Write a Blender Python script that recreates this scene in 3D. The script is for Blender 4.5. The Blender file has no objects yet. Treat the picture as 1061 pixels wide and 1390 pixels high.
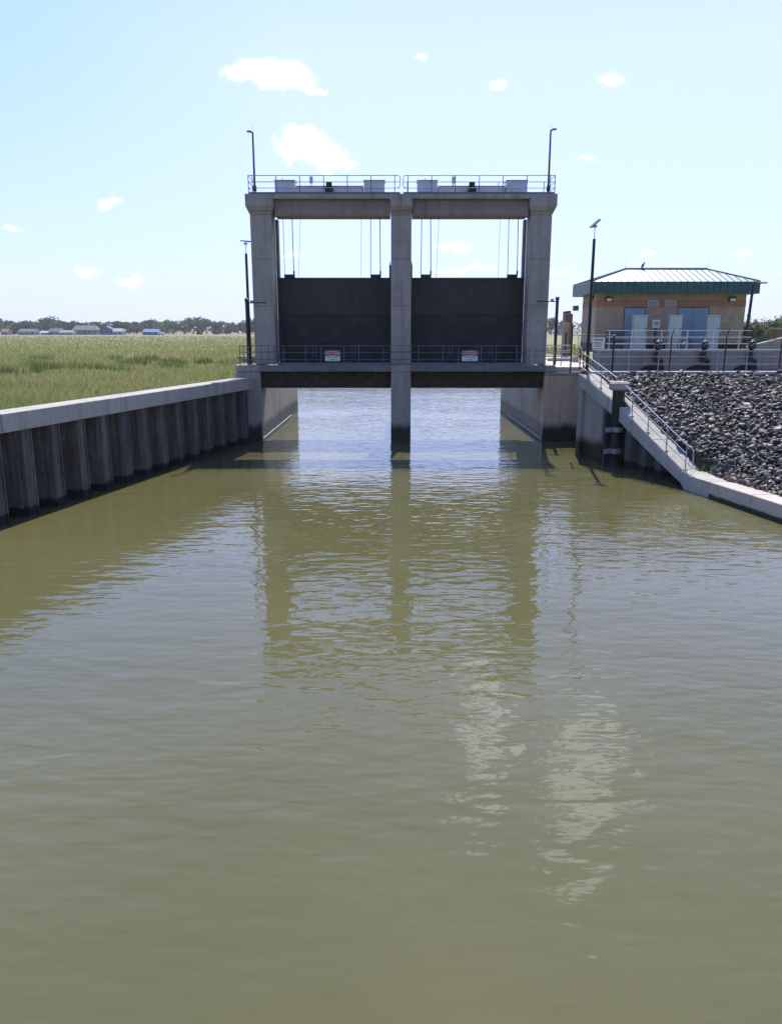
import bpy, bmesh, math, random
import numpy as np
from mathutils import Vector, Matrix, noise
random.seed(7); rng = np.random.default_rng(7)
R = math.radians
C = bpy.context.scene.collection
scene = bpy.context.scene
H = 6.0; PITCH = R(13.187); CP, SP = math.cos(PITCH), math.sin(PITCH)

def at(u, v, Y):
    yy = (695-v)/1050; t = Y/(CP+yy*SP)
    return Vector(((u-530.5)/1050*t, Y, H+t*(yy*CP-SP)))

# ------------------------------------------------------------------ materials
def new_mat(name):
    m = bpy.data.materials.new(name); m.use_nodes = True
    nt = m.node_tree; b = nt.nodes['Principled BSDF']
    return m, nt, b
def N(nt, t, **kw):
    n = nt.nodes.new(t)
    for k, v in kw.items():
        if hasattr(n, k): setattr(n, k, v)
        else: n.inputs[k.replace('_', ' ')].default_value = v
    return n
def coords(nt, kind='Object', scale=(1,1,1)):
    tc = N(nt, 'ShaderNodeTexCoord'); mp = N(nt, 'ShaderNodeMapping')
    mp.inputs['Scale'].default_value = scale
    nt.links.new(tc.outputs[kind], mp.inputs['Vector']); return mp.outputs[0]
def noise_tex(nt, vec, scale, detail=4, rough=.55):
    n = N(nt, 'ShaderNodeTexNoise'); n.inputs['Scale'].default_value = scale
    n.inputs['Detail'].default_value = detail; n.inputs['Roughness'].default_value = rough
    nt.links.new(vec, n.inputs['Vector']); return n.outputs['Fac']
def ramp(nt, fac, stops):
    r = N(nt, 'ShaderNodeValToRGB'); cr = r.color_ramp
    while len(cr.elements) < len(stops): cr.elements.new(.5)
    for e, (p, c) in zip(cr.elements, stops):
        e.position = p; e.color = (*c, 1) if len(c) == 3 else c
    nt.links.new(fac, r.inputs[0]); return r.outputs[0]
def g(v): return (v, v, v)
def mixc(nt, fac, a, b, mode='MIX'):
    m = N(nt, 'ShaderNodeMix'); m.data_type = 'RGBA'; m.blend_type = mode
    for s, x in ((0, fac), (6, a), (7, b)):
        if isinstance(x, (int, float)): m.inputs[s].default_value = x
        elif isinstance(x, tuple): m.inputs[s].default_value = (*x, 1)
        else: nt.links.new(x, m.inputs[s])
    return m.outputs[2]
def math_n(nt, op, a, b=None, clamp=False):
    m = N(nt, 'ShaderNodeMath'); m.operation = op; m.use_clamp = clamp
    for i, x in enumerate((a, b)):
        if x is None: continue
        if isinstance(x, (int, float)): m.inputs[i].default_value = x
        else: nt.links.new(x, m.inputs[i])
    return m.outputs[0]
def bump(nt, b, h, strength=.3, dist=.02):
    n = N(nt, 'ShaderNodeBump'); n.inputs['Strength'].default_value = strength
    n.inputs['Distance'].default_value = dist
    nt.links.new(h, n.inputs['Height']); nt.links.new(n.outputs[0], b.inputs['Normal'])
def world_z(nt):
    ge = N(nt, 'ShaderNodeNewGeometry'); s = N(nt, 'ShaderNodeSeparateXYZ')
    nt.links.new(ge.outputs['Position'], s.inputs[0]); return s.outputs, ge.outputs['Position']

def concrete(name, c1, c2, stain=(.12,.09,.06), tide=0.0, streak=.55, lines=0, rough=.85):
    m, nt, b = new_mat(name)
    (x, y, z), pos = world_z(nt)
    mp = N(nt, 'ShaderNodeMapping'); nt.links.new(pos, mp.inputs[0])
    st = N(nt, 'ShaderNodeMapping'); nt.links.new(pos, st.inputs[0]); st.inputs['Scale'].default_value = (2.6,2.6,.16)
    n1 = noise_tex(nt, mp.outputs[0], .55, 6, .6); n2 = noise_tex(nt, mp.outputs[0], 7, 6, .7)
    n3 = noise_tex(nt, st.outputs[0], 1.0, 5, .65)
    col = ramp(nt, n1, [(.3, c1), (.7, c2)])
    col = mixc(nt, .55, col, ramp(nt, n2, [(.25, g(.35)), (.75, g(.68))]), 'OVERLAY')
    sf = ramp(nt, n3, [(.5, g(0)), (.72, g(streak))])
    col = mixc(nt, sf, col, stain)
    if lines:
        w = math_n(nt, 'FRACT', math_n(nt, 'DIVIDE', z, lines))
        lf = math_n(nt, 'MULTIPLY', math_n(nt, 'LESS_THAN', w, .022), .5)
        col = mixc(nt, lf, col, tuple(a*.5 for a in c1))
    if tide:
        zz = math_n(nt, 'ADD', z, math_n(nt, 'MULTIPLY', math_n(nt, 'SUBTRACT', n3, .5), min(.8, tide*.9)))
        tf = ramp(nt, math_n(nt, 'DIVIDE', zz, tide*2), [(.38, g(1)), (.5, g(.55)), (.62, g(0))])
        col = mixc(nt, tf, col, (.028,.026,.016))
        rr = math_n(nt, 'SUBTRACT', rough, math_n(nt, 'MULTIPLY', tf, .35)); nt.links.new(rr, b.inputs['Roughness'])
    else: b.inputs['Roughness'].default_value = rough
    nt.links.new(col, b.inputs['Base Color'])
    bump(nt, b, math_n(nt, 'ADD', n2, n1), .35, .015)
    return m
def plain(name, c, rough=.5, metal=0, var=.25, scale=6, bs=.1, dirt=0):
    m, nt, b = new_mat(name); v = coords(nt)
    n = noise_tex(nt, v, scale, 5, .6)
    col = ramp(nt, n, [(.3, tuple(a*(1-var) for a in c)), (.7, tuple(min(1, a*(1+var)) for a in c))])
    if dirt:
        n2 = noise_tex(nt, v, 2.1, 4, .6)
        col = mixc(nt, ramp(nt, n2, [(.5, g(0)), (.7, g(dirt))]), col, (.1,.075,.05))
    nt.links.new(col, b.inputs['Base Color'])
    b.inputs['Roughness'].default_value = rough; b.inputs['Metallic'].default_value = metal
    bump(nt, b, n, bs, .01); return m

M = {}
M['concrete'] = concrete('concrete', (.30,.275,.243), (.42,.39,.35), (.14,.115,.09), lines=2.44, streak=.6)
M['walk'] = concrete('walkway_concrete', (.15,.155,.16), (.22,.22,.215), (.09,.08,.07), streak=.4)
M['pier'] = concrete('pier_concrete', (.30,.275,.245), (.42,.39,.345), (.15,.11,.075), tide=.85, streak=.55)
M['pier_bounce'] = concrete('bounce_tan_concrete', (.55,.40,.29), (.66,.51,.39), (.17,.13,.10), tide=.85, streak=.7)  # tan base colour paints in warm bounce light; streaks and tide band are stains
M['cap'] = concrete('cap_concrete', (.36,.345,.32), (.47,.45,.42), (.20,.18,.12), streak=.6)
M['terrace'] = concrete('terrace_concrete', (.24,.225,.21), (.33,.31,.29), (.15,.13,.12), streak=.4)
M['slab'] = concrete('slab_concrete', (.42,.39,.36), (.55,.51,.46), (.3,.26,.22), streak=.2)
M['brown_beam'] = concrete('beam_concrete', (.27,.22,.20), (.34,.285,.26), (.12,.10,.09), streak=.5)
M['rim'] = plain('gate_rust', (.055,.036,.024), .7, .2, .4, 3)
M['gate'] = concrete('gate_steel', (.019,.018,.019), (.044,.041,.041), (.075,.048,.03), streak=.55, rough=.55)
M['gate2'] = plain('gate_steel_grey', (.030,.030,.033), .6, .3, .35, 1.5, .2, dirt=.3)
M['galv'] = plain('galvanised', (.42,.44,.47), .38, .85, .15, 9, .05)
M['alu'] = plain('aluminium_rail', (.62,.63,.66), .3, .9, .1, 9, .03)
M['darkgalv'] = plain('dull_galvanised', (.13,.16,.19), .5, .5, .2, 9, .05)
M['black'] = plain('black_paint', (.012,.012,.016), .4, .1, .3, 9, .05)
M['machine'] = plain('machine_grey', (.62,.63,.72), .35, .2, .08, 3, .03, dirt=.12)
M['cabinet'] = plain('cabinet_white', (.46,.52,.58), .35, .15, .08, 2, .03, dirt=.1)
M['door'] = plain('door_blue', (.22,.34,.47), .45, .1, .08, 2, .05, dirt=.15)
M['green'] = plain('green_metal', (.03,.098,.104), .3, .25, .25, 2, .05)
M['roof'] = plain('roof_metal', (.22,.30,.29), .40, 0, .12, 1, .02); rb_ = M['roof'].node_tree.nodes['Principled BSDF']; rb_.inputs['Specular IOR Level'].default_value = 1; rb_.inputs['Coat Weight'].default_value = 1; rb_.inputs['Coat Roughness'].default_value = .38
M['dark'] = plain('dark_gap', (.012,.012,.013), .7)
M['white'] = plain('white_paint', (.75,.76,.78), .45, 0, .05, 3, .02)
M['glass'] = plain('lamp_lens', (.72,.74,.76), .2, 0, .05)
M['red'] = plain('red_paint', (.42,.02,.015), .5, 0, .1)
M['yellow'] = plain('yellow_paint', (.62,.40,.03), .5, 0, .1)
M['brass'] = plain('pile_collar', (.36,.40,.40), .55, .2, .3, 5, .1, dirt=.4)
M['pile'] = plain('pile_black', (.014,.014,.018), .55, 0, .5, 5, .2)
M['weed'] = plain('weed_leaf', (.20,.26,.03), .6, 0, .3)
M['ink'] = plain('sign_ink', (.02,.02,.025), .6)
M['bird'] = plain('feather', (.13,.13,.14), .8)
M['shingle'] = plain('shingle', (.13,.15,.20), .8, 0, .2)
M['siding'] = plain('siding', (.36,.39,.44), .7, 0, .1)
M['siding_tan'] = plain('siding_tan', (.27,.26,.24), .7, 0, .1)
M['siding_blue'] = plain('siding_blue', (.13,.22,.40), .7, 0, .1)
M['pane'] = plain('window_pane', (.03,.04,.06), .1)
M['bark'] = plain('bark', (.07,.05,.035), .9, 0, .3)
M['brownblock'] = plain('brown_block', (.24,.15,.11), .85, 0, .2, 4, .2)

def brick_mat(name, c1, c2, mortar, bw=.40, bh=.20):
    m, nt, b = new_mat(name); (x, y, z), pos = world_z(nt)
    cb = N(nt, 'ShaderNodeCombineXYZ')
    nt.links.new(math_n(nt, 'ADD', x, y), cb.inputs[0]); nt.links.new(z, cb.inputs[1])
    br = N(nt, 'ShaderNodeTexBrick'); nt.links.new(cb.outputs[0], br.inputs['Vector'])
    br.inputs['Scale'].default_value = 1; br.inputs['Brick Width'].default_value = bw
    br.inputs['Row Height'].default_value = bh; br.inputs['Mortar Size'].default_value = .008
    br.inputs['Color1'].default_value = (*c1, 1); br.inputs['Color2'].default_value = (*c2, 1)
    br.inputs['Mortar'].default_value = (*mortar, 1)
    n = noise_tex(nt, pos, 1.3, 5, .6)
    col = mixc(nt, .6, br.outputs['Color'], ramp(nt, n, [(.3, g(.4)), (.7, g(.6))]), 'OVERLAY')
    nt.links.new(col, b.inputs['Base Color']); b.inputs['Roughness'].default_value = .85
    bump(nt, b, br.outputs['Fac'], -.4, .01); return m
M['block'] = brick_mat('tan_block', (.40,.30,.23), (.45,.34,.26), (.34,.27,.21))
M['block_red'] = brick_mat('red_block', (.40,.19,.125), (.43,.21,.14), (.30,.18,.14))
M['block_top'] = brick_mat('ochre_block', (.45,.30,.185), (.48,.33,.21), (.36,.25,.17))

def sheet_mat():
    m, nt, b = new_mat('sheet_pile_steel'); (x, y, z), pos = world_z(nt)
    st = N(nt, 'ShaderNodeMapping'); nt.links.new(pos, st.inputs[0]); st.inputs['Scale'].default_value = (3,3,.25)
    n3 = noise_tex(nt, st.outputs[0], 1.6, 6, .7); n1 = noise_tex(nt, pos, 5, 5, .6)
    col = ramp(nt, n3, [(.32, (.035,.038,.045)), (.52, (.11,.108,.106)), (.70, (.20,.185,.155))])
    col = mixc(nt, .5, col, ramp(nt, n1, [(.3, g(.35)), (.7, g(.65))]), 'OVERLAY')
    zz = math_n(nt, 'ADD', z, math_n(nt, 'MULTIPLY', math_n(nt, 'SUBTRACT', n1, .5), .35))
    col = mixc(nt, ramp(nt, noise_tex(nt, pos, .9, 5, .65), [(.52, g(0)), (.66, g(.55))]), col, (.085,.055,.035))
    col = mixc(nt, ramp(nt, zz, [(.28, g(1)), (.36, g(.0))]), col, (.010,.011,.012))
    col = mixc(nt, ramp(nt, math_n(nt, 'DIVIDE', zz, 3), [(.10, g(0)), (.13, g(.45)), (.30, g(.35)), (.34, g(0))]), col, (.12,.115,.09))
    nt.links.new(col, b.inputs['Base Color']); b.inputs['Roughness'].default_value = .75; b.inputs['Metallic'].default_value = .1
    bump(nt, b, n1, .4, .02); return m
M['sheet'] = sheet_mat()

def rock_mat():
    m, nt, b = new_mat('riprap_rock'); v = coords(nt)
    ge = N(nt, 'ShaderNodeNewGeometry'); oi = N(nt, 'ShaderNodeObjectInfo')
    r = math_n(nt, 'FRACT', math_n(nt, 'ADD', ge.outputs['Random Per Island'], oi.outputs['Random']))
    col = ramp(nt, r, [(0, (.036,.035,.036)), (.30, (.068,.066,.066)), (.55, (.10,.093,.088)), (.78, (.15,.125,.108)), (.92, (.22,.205,.19)), (1, (.32,.30,.27))])
    n = noise_tex(nt, v, 9, 6, .65)
    col = mixc(nt, .7, col, ramp(nt, n, [(.3, g(.3)), (.7, g(.7))]), 'OVERLAY')
    (x, y, z), pos = world_z(nt)
    lowf = ramp(nt, z, [(.75, g(.55)), (1.0, g(0))])
    col = mixc(nt, lowf, col, (.22,.17,.13))
    nt.links.new(col, b.inputs['Base Color']); b.inputs['Roughness'].default_value = .55
    bump(nt, b, n, .5, .03); return m
M['rock'] = rock_mat()

def ground_mat():
    m, nt, b = new_mat('marsh_ground'); (x, y, z), pos = world_z(nt)
    mp = N(nt, 'ShaderNodeMapping'); nt.links.new(pos, mp.inputs[0]); mp.inputs['Scale'].default_value = (.012,.03,1)
    n = noise_tex(nt, mp.outputs[0], 1.4, 8, .65)
    mp2 = N(nt, 'ShaderNodeMapping'); nt.links.new(pos, mp2.inputs[0]); mp2.inputs['Scale'].default_value = (.25,.5,1)
    n2 = noise_tex(nt, mp2.outputs[0], 1.0, 6, .7)
    col = ramp(nt, n, [(.30, (.15,.19,.07)), (.42, (.24,.25,.10)), (.52, (.18,.23,.08)), (.62, (.28,.23,.12)), (.75, (.17,.20,.08))])
    col = mixc(nt, .6, col, ramp(nt, n2, [(.3, g(.33)), (.7, g(.67))]), 'OVERLAY')
    far = ramp(nt, math_n(nt, 'DIVIDE', y, 1200), [(.28, g(0)), (.42, g(.75))])
    col = mixc(nt, far, col, (.24,.17,.11))
    nt.links.new(col, b.inputs['Base Color']); b.inputs['Roughness'].default_value = .95
    bump(nt, b, n2, .5, .3); return m
M['ground'] = ground_mat()

def blade_mat(name, a, b_, c_, d_):
    m, nt, b = new_mat(name); (x, y, z), pos = world_z(nt)
    mp = N(nt, 'ShaderNodeMapping'); nt.links.new(pos, mp.inputs[0]); mp.inputs['Scale'].default_value = (.03,.075,.0)
    n = noise_tex(nt, mp.outputs[0], 1.3, 6, .6)
    ge = N(nt, 'ShaderNodeNewGeometry')
    col = ramp(nt, n, [(.32, a), (.46, b_), (.56, c_), (.68, d_)])
    r = ramp(nt, ge.outputs['Random Per Island'], [(0, g(.30)), (.8, g(.58)), (1, g(.85))])
    col = mixc(nt, .8, col, r, 'OVERLAY')
    nt.links.new(col, b.inputs['Base Color']); b.inputs['Roughness'].default_value = .6
    tr = N(nt, 'ShaderNodeBsdfTranslucent'); nt.links.new(col, tr.inputs[0])
    mx = N(nt, 'ShaderNodeMixShader'); mx.inputs[0].default_value = .42
    nt.links.new(b.outputs[0], mx.inputs[1]); nt.links.new(tr.outputs[0], mx.inputs[2])
    nt.links.new(mx.outputs[0], nt.nodes['Material Output'].inputs[0]); return m
M['blade'] = blade_mat('grass_blade', (.22,.26,.09), (.29,.32,.12), (.33,.30,.145), (.235,.285,.095))
def leaf_mat(name, a, b_):
    m, nt, b = new_mat(name)
    ge = N(nt, 'ShaderNodeNewGeometry'); oi = N(nt, 'ShaderNodeObjectInfo')
    v = coords(nt); n = noise_tex(nt, v, .35, 3, .5)
    f = math_n(nt, 'ADD', math_n(nt, 'MULTIPLY', ge.outputs['Random Per Island'], .5), math_n(nt, 'MULTIPLY', math_n(nt, 'ADD', n, math_n(nt, 'SUBTRACT', oi.outputs['Random'], .5)), .5))
    col = ramp(nt, f, [(.2, a), (.8, b_)])
    nt.links.new(col, b.inputs['Base Color']); b.inputs['Roughness'].default_value = .6
    tr = N(nt, 'ShaderNodeBsdfTranslucent'); nt.links.new(col, tr.inputs[0])
    mx = N(nt, 'ShaderNodeMixShader'); mx.inputs[0].default_value = .3
    nt.links.new(b.outputs[0], mx.inputs[1]); nt.links.new(tr.outputs[0], mx.inputs[2])
    nt.links.new(mx.outputs[0], nt.nodes['Material Output'].inputs[0]); return m
M['leaf_dark'] = leaf_mat('leaf_dark', (.035,.07,.025), (.11,.17,.06))
M['leaf_olive'] = leaf_mat('leaf_olive', (.09,.105,.04), (.19,.20,.08))
M['leaf_light'] = leaf_mat('leaf_light', (.11,.15,.045), (.22,.26,.09))

def water_mat():
    m, nt, b = new_mat('canal_water'); (x, y, z), pos = world_z(nt)
    b.inputs['Base Color'].default_value = (.105,.098,.040,1)
    n0 = noise_tex(nt, pos, .12, 4, .5)
    col = ramp(nt, n0, [(.3, WATER_A), (.7, WATER_B)])
    nt.links.new(col, b.inputs['Base Color'])
    b.inputs['Roughness'].default_value = .02; b.inputs['IOR'].default_value = 1.42
    # three trains of ripples, crests lying across the canal, with breeze patches and calmer water by the walls
    def train(sx, sy, sc, det, rough, rot=0, dist=0.):
        mp = N(nt, 'ShaderNodeMapping'); nt.links.new(pos, mp.inputs[0])
        mp.inputs['Scale'].default_value = (sx, sy, 1); mp.inputs['Rotation'].default_value = (0,0,rot)
        n = N(nt, 'ShaderNodeTexNoise'); n.inputs['Scale'].default_value = sc; n.inputs['Detail'].default_value = det
        n.inputs['Roughness'].default_value = rough; n.inputs['Distortion'].default_value = dist
        nt.links.new(mp.outputs[0], n.inputs['Vector']); return n.outputs['Fac']
    a = train(.42, 1.0, 3.4, 1, .45, R(6), .35)
    c = train(.50, 1.0, 1.35, 1, .5, R(-10), .4)
    e = train(.6, 1.0, 7.5, 1, .5, R(-4), .3)
    d = train(.5, .9, .38, 1, .5, R(20), .3)
    patch = ramp(nt, train(.5, .9, .13, 2, .5, R(30)), [(.35, g(.45)), (.65, g(1))])
    def mul(p, q): return math_n(nt, 'MULTIPLY', p, q)
    h = math_n(nt, 'ADD', mul(a, .0078), mul(c, .0105))
    h = math_n(nt, 'ADD', h, mul(e, .0016))
    h = mul(mul(h, patch), ramp(nt, math_n(nt, 'DIVIDE', y, 80), [(.06, g(.34)), (.11, g(.60)), (.22, g(.58)), (.5, g(.54)), (.60, g(.66))]))
    h = math_n(nt, 'ADD', mul(h, 5.6), mul(d, .018))
    bp = N(nt, 'ShaderNodeBump'); bp.inputs['Strength'].default_value = 1; bp.inputs['Distance'].default_value = 1
    nt.links.new(h, bp.inputs['Height']); nt.links.new(bp.outputs[0], b.inputs['Normal'])
    return m
WATER_A, WATER_B = (.098,.095,.037), (.124,.119,.053)
M['water'] = water_mat()

# ------------------------------------------------------------------ mesh helpers
class MB:
    def __init__(s): s.v = []; s.f = []
    def add(s, vs, fs):
        k = len(s.v); s.v += [tuple(v) for v in vs]; s.f += [tuple(i+k for i in f) for f in fs]; return s
    def box(s, x0, x1, y0, y1, z0, z1):
        return s.prism([(x0,y0),(x1,y0),(x1,y1),(x0,y1)], z0, z1)
    def prism(s, poly, z0, z1):                      # poly CCW in plan; z0/z1 scalars or lists
        n = len(poly)
        a = z0 if isinstance(z0, (list,tuple)) else [z0]*n
        b = z1 if isinstance(z1, (list,tuple)) else [z1]*n
        vs = [(p[0],p[1],a[i]) for i, p in enumerate(poly)] + [(p[0],p[1],b[i]) for i, p in enumerate(poly)]
        fs = [tuple(range(n-1,-1,-1)), tuple(range(n,2*n))] + [(i,(i+1)%n,n+(i+1)%n,n+i) for i in range(n)]
        return s.add(vs, fs)
    def tube(s, pts, r, n=8, r2=None):
        pts = [Vector(p) for p in pts]; rings = []
        for i, p in enumerate(pts):
            d = (pts[min(i+1,len(pts)-1)]-pts[max(i-1,0)]).normalized()
            up = Vector((0,0,1)) if abs(d.z) < .9 else Vector((1,0,0))
            a = d.cross(up).normalized(); b = a.cross(d).normalized()
            rr = r if r2 is None else r+(r2-r)*i/(len(pts)-1)
            rings.append([p+(a*math.cos(t)+b*math.sin(t))*rr for t in (2*math.pi*(k+.5)/n for k in range(n))])
        vs = [q for rg in rings for q in rg]; fs = []
        for i in range(len(rings)-1):
            for k in range(n):
                fs.append((i*n+k, i*n+(k+1)%n, (i+1)*n+(k+1)%n, (i+1)*n+k))
        fs.append(tuple(range(n-1,-1,-1))); fs.append(tuple(range(len(vs)-n, len(vs))))
        return s.add(vs, fs)
    def lathe(s, cx, cy, prof, n=16):                # prof: (r, z) bottom to top
        vs = []; fs = []
        for r, z in prof:
            vs += [(cx+r*math.cos(2*math.pi*k/n), cy+r*math.sin(2*math.pi*k/n), z) for k in range(n)]
        for i in range(len(prof)-1):
            for k in range(n): fs.append((i*n+k, i*n+(k+1)%n, (i+1)*n+(k+1)%n, (i+1)*n+k))
        fs.append(tuple(range(n-1,-1,-1))); fs.append(tuple(range(len(vs)-n, len(vs))))
        return s.add(vs, fs)
    def obox(s, c, dx, dy, hx, hy, z0, z1):          # box oriented in plan by unit dx,dy
        p = [(c[0]+dx[0]*a*hx+dy[0]*b*hy, c[1]+dx[1]*a*hx+dy[1]*b*hy) for a, b in ((-1,-1),(1,-1),(1,1),(-1,1))]
        return s.prism(p, z0, z1)
    def build(s, name, mat, parent=None, bevel=0, smooth=False):
        me = bpy.data.meshes.new(name); me.from_pydata(s.v, [], s.f); 
        bm = bmesh.new(); bm.from_mesh(me); bmesh.ops.recalc_face_normals(bm, faces=bm.faces)
        if bevel: bmesh.ops.bevel(bm, geom=[e for e in bm.edges if e.is_manifold and e.calc_face_angle(0) > .6], offset=bevel, segments=1, affect='EDGES', clamp_overlap=True)
        bm.to_mesh(me); bm.free()
        if smooth:
            for p in me.polygons: p.use_smooth = True
        me.materials.append(M[mat] if isinstance(mat, str) else mat)
        o = bpy.data.objects.new(name, me); C.objects.link(o)
        if parent is not None:
            o.parent = parent; o.matrix_parent_inverse = Matrix.Translation(-parent.location) if parent.type == 'EMPTY' else Matrix()
        return o
def box(name, mat, parent, x0, x1, y0, y1, z0, z1, bevel=0): return MB().box(x0,x1,y0,y1,z0,z1).build(name, mat, parent, bevel)
def tag(o, label=None, cat=None, group=None, kind=None):
    if label: o['label'] = label
    if cat: o['category'] = cat
    if group: o['group'] = group
    if kind: o['kind'] = kind
    return o
def thing(name, label, cat, loc=(0,0,0), group=None):
    o = bpy.data.objects.new(name, None); C.objects.link(o); o.location = loc; o.empty_display_size = .2
    return tag(o, label, cat, group)
def copy_tree(o, parent=None, shift=None):
    c = o.copy(); C.objects.link(c); c.parent = parent
    for ch in [k for k in bpy.data.objects if k.parent == o]: copy_tree(ch, c)
    return c
def text_mesh(name, s, size, mat, parent, loc, rotx=math.pi/2):
    cu = bpy.data.curves.new(name, 'FONT'); cu.body = s; cu.size = size; cu.align_x = 'CENTER'; cu.align_y = 'CENTER'; cu.extrude = .002
    t = bpy.data.objects.new(name, cu); C.objects.link(t); bpy.context.view_layer.update()
    me = bpy.data.meshes.new_from_object(t); bpy.data.objects.remove(t)
    me.transform(Matrix.Translation(loc) @ Matrix.Rotation(rotx, 4, 'X')); me.materials.clear(); me.materials.append(M[mat])
    o = bpy.data.objects.new(name, me); C.objects.link(o); o.parent = parent
    o.matrix_parent_inverse = Matrix.Translation(-parent.location); return o

def railing(name, label, path, posts, rails, mat='galv', r=.021, rr=None, rp=.024, group=None, foot=True, base=None):
    """path: base polyline; posts: fractions or points; rails: heights."""
    pts = [Vector(p) for p in path]
    t = thing(name, label, 'railing', pts[0], group)
    top = max(rails)
    for p in posts:
        p = Vector(p); m = MB().tube([p, p+Vector((0,0,top))], rp, 8)
        if foot: m.box(p.x-.06, p.x+.06, p.y-.06, p.y+.06, p.z, p.z+.012)
        m.build('post', mat, t)
    for h in rails:
        MB().tube([p+Vector((0,0,h)) for p in pts], rr or r, 8).build('rail', mat, t)
    return t

# ------------------------------------------------------------------ setting: water, ground
w = MB(); 
w.add([(-700,-14,0),(700,-14,0),(700,130,0),(-700,130,0)], [(0,1,2,3)])
tag(w.build('canal_water', 'water'), kind='structure')

RAMP_A, RAMP_B = Vector((9.1,38.0)), Vector((11.45,29.1))
rd = (RAMP_B-RAMP_A).normalized(); rn = Vector((-rd.y, rd.x))   # rn points to the land
if rn.x < 0: rn = -rn
LOW_B = Vector((12.5,23.96)); ld = (LOW_B-RAMP_B).normalized(); LOW_C = RAMP_B+ld*26; ln = Vector((-ld.y, ld.x)); ln = ln if ln.x > 0 else -ln
WL_A, WL_B = Vector((-7.55,43.2)), Vector((-12.0,24.3)); wd = (WL_B-WL_A).normalized(); WL_C = WL_A+wd*42; wn = Vector((-wd.y, wd.x)); wn = wn if wn.x < 0 else -wn
gm = MB()
ZG = 2.45
LB = WL_C+wn*.5; LA = WL_A+wn*.5
# left marsh, with its bank down to the bed of the canal
gm.add([(-900,LB.y,ZG),(LB.x,LB.y,ZG),(LA.x,LA.y,ZG),(-900,LA.y,ZG)], [(0,1,2,3)])
gm.add([(-900,LA.y,ZG),(LA.x,LA.y,ZG),(-8.4,60,ZG),(-16,75,ZG),(-22,112,ZG),(-900,112,ZG)], [(0,1,2,3,4,5)])
gm.add([(-8.4,60,ZG),(-6.9,60.2,-1),(-13.5,75,-1),(-16,75,ZG)], [(0,1,2,3)])
gm.add([(-16,75,ZG),(-13.5,75,-1),(-19.5,112,-1),(-22,112,ZG)], [(0,1,2,3)])
# far marsh to the horizon
gm.add([(-22,112,ZG),(-19.5,112,-1),(22,112,-1),(24,112,ZG)], [(0,1,2,3)])
gm.add([(-4000,112,ZG),(4000,112,ZG),(4000,5000,ZG),(-4000,5000,ZG)], [(0,1,2,3)])
# right land behind the terrace
gm.add([(9.2,60,4.0),(45,60,4.58),(900,60,4.58),(900,112,2.46),(24,112,2.46),(15,75,3.2)], [(0,1,2,3,4,5)])
gm.add([(9.2,60,4.0),(15,75,3.2),(13,75,-1),(8.4,60,-1)], [(0,1,2,3)])
gm.add([(15,75,3.2),(24,112,2.46),(22,112,-1),(13,75,-1)], [(0,1,2,3)])
gm.add([(10.2,39.96,4.6),(900,39.96,4.6),(900,60,4.6),(14.3,60,4.6)], [(0,1,2,3)])
gm.add([(10.2,39.96,4.6),(14.3,60,4.6),(14.3,60,3.9),(10.2,39.96,3.9)], [(0,1,2,3)])

tag(gm.build('marsh_ground', 'ground'), kind='structure')

# promenade slab (right), water face walls
sl = MB()
sl.prism([(8.46,43.35),(10.8,43.35),(9.1+.66,38.24),(48,38.24),(48,48.0),(8.46,48.0)], 3.78, 4.06)
sl.box(8.46, 14.2, 48.0, 60.2, 3.78, 4.058)
tag(sl.build('pavement', 'slab', bevel=.015), kind='structure')

# riprap bank surface
def bank(s, t):      # s across 0..1 (left to right), t up 0..1
    A = RAMP_A+rn*.86; B = RAMP_B+rn*.86
    bot = (B+(LOW_C+ln*.86-B)*s); top = A+(Vector((34,38.24))-A)*(s)
    if s <= 0: top = A
    p = bot+(top-bot)*t
    return Vector((p.x, p.y, .48+(4.0-.48)*(t**.96)))
bm_ = MB(); n = 24
vs = [bank(i/n, j/n)-Vector((0,0,.12)) for i in range(n+1) for j in range(n+1)]
bm_.add(vs, [(i*(n+1)+j, (i+1)*(n+1)+j, (i+1)*(n+1)+j+1, i*(n+1)+j+1) for i in range(n) for j in range(n)])
tag(bm_.build('earth_bank', plain('bank_earth', (.05,.045,.04), .9)), kind='structure')

# ------------------------------------------------------------------ riprap rocks
def rock_mesh(i):
    bm = bmesh.new(); r = random.Random(i)
    sx, sy, sz = r.uniform(.8,1.15), r.uniform(.6,.95), r.uniform(.45,.8)
    for k in range(16):
        v = Vector((r.gauss(0,1), r.gauss(0,1), r.gauss(0,1))).normalized()*r.uniform(.82,1.05)
        bm.verts.new((v.x*sx, v.y*sy, v.z*sz))
    bmesh.ops.convex_hull(bm, input=bm.verts)
    bmesh.ops.delete(bm, geom=[v for v in bm.verts if not v.link_faces], context='VERTS')
    bmesh.ops.bevel(bm, geom=list(bm.edges), offset=.07, segments=1, affect='EDGES')
    me = bpy.data.meshes.new('rock'); bm.to_mesh(me); bm.free(); me.materials.append(M['rock']); return me
protos = [rock_mesh(i) for i in range(14)]
rocks = []
tries = 0
while len(rocks) < 10000 and tries < 60000:
    tries += 1
    s, t = random.random()**1.15*.80, random.random()
    p = bank(s, t)
    lateral = (Vector((p.x,p.y))-RAMP_A).dot(rn)
    if not ((-rd).dot(Vector((p.x,p.y))-RAMP_B) < 0) and lateral < .95: continue
    if p.y > 38.05: continue
    xs = 530.5+1050*p.x/(p.y*CP)
    if xs > 1500 or p.y < 14: continue
    u = random.random(); size = .06+.13*u**2.5 if random.random() > .012 else random.uniform(.22,.30)
    size *= 1.0
    rocks.append((p+Vector((0,0,random.uniform(-.02,.13))), size))
def euler(): return (random.uniform(-.6,.6), random.uniform(-.6,.6), random.uniform(0,6.28))
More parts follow.
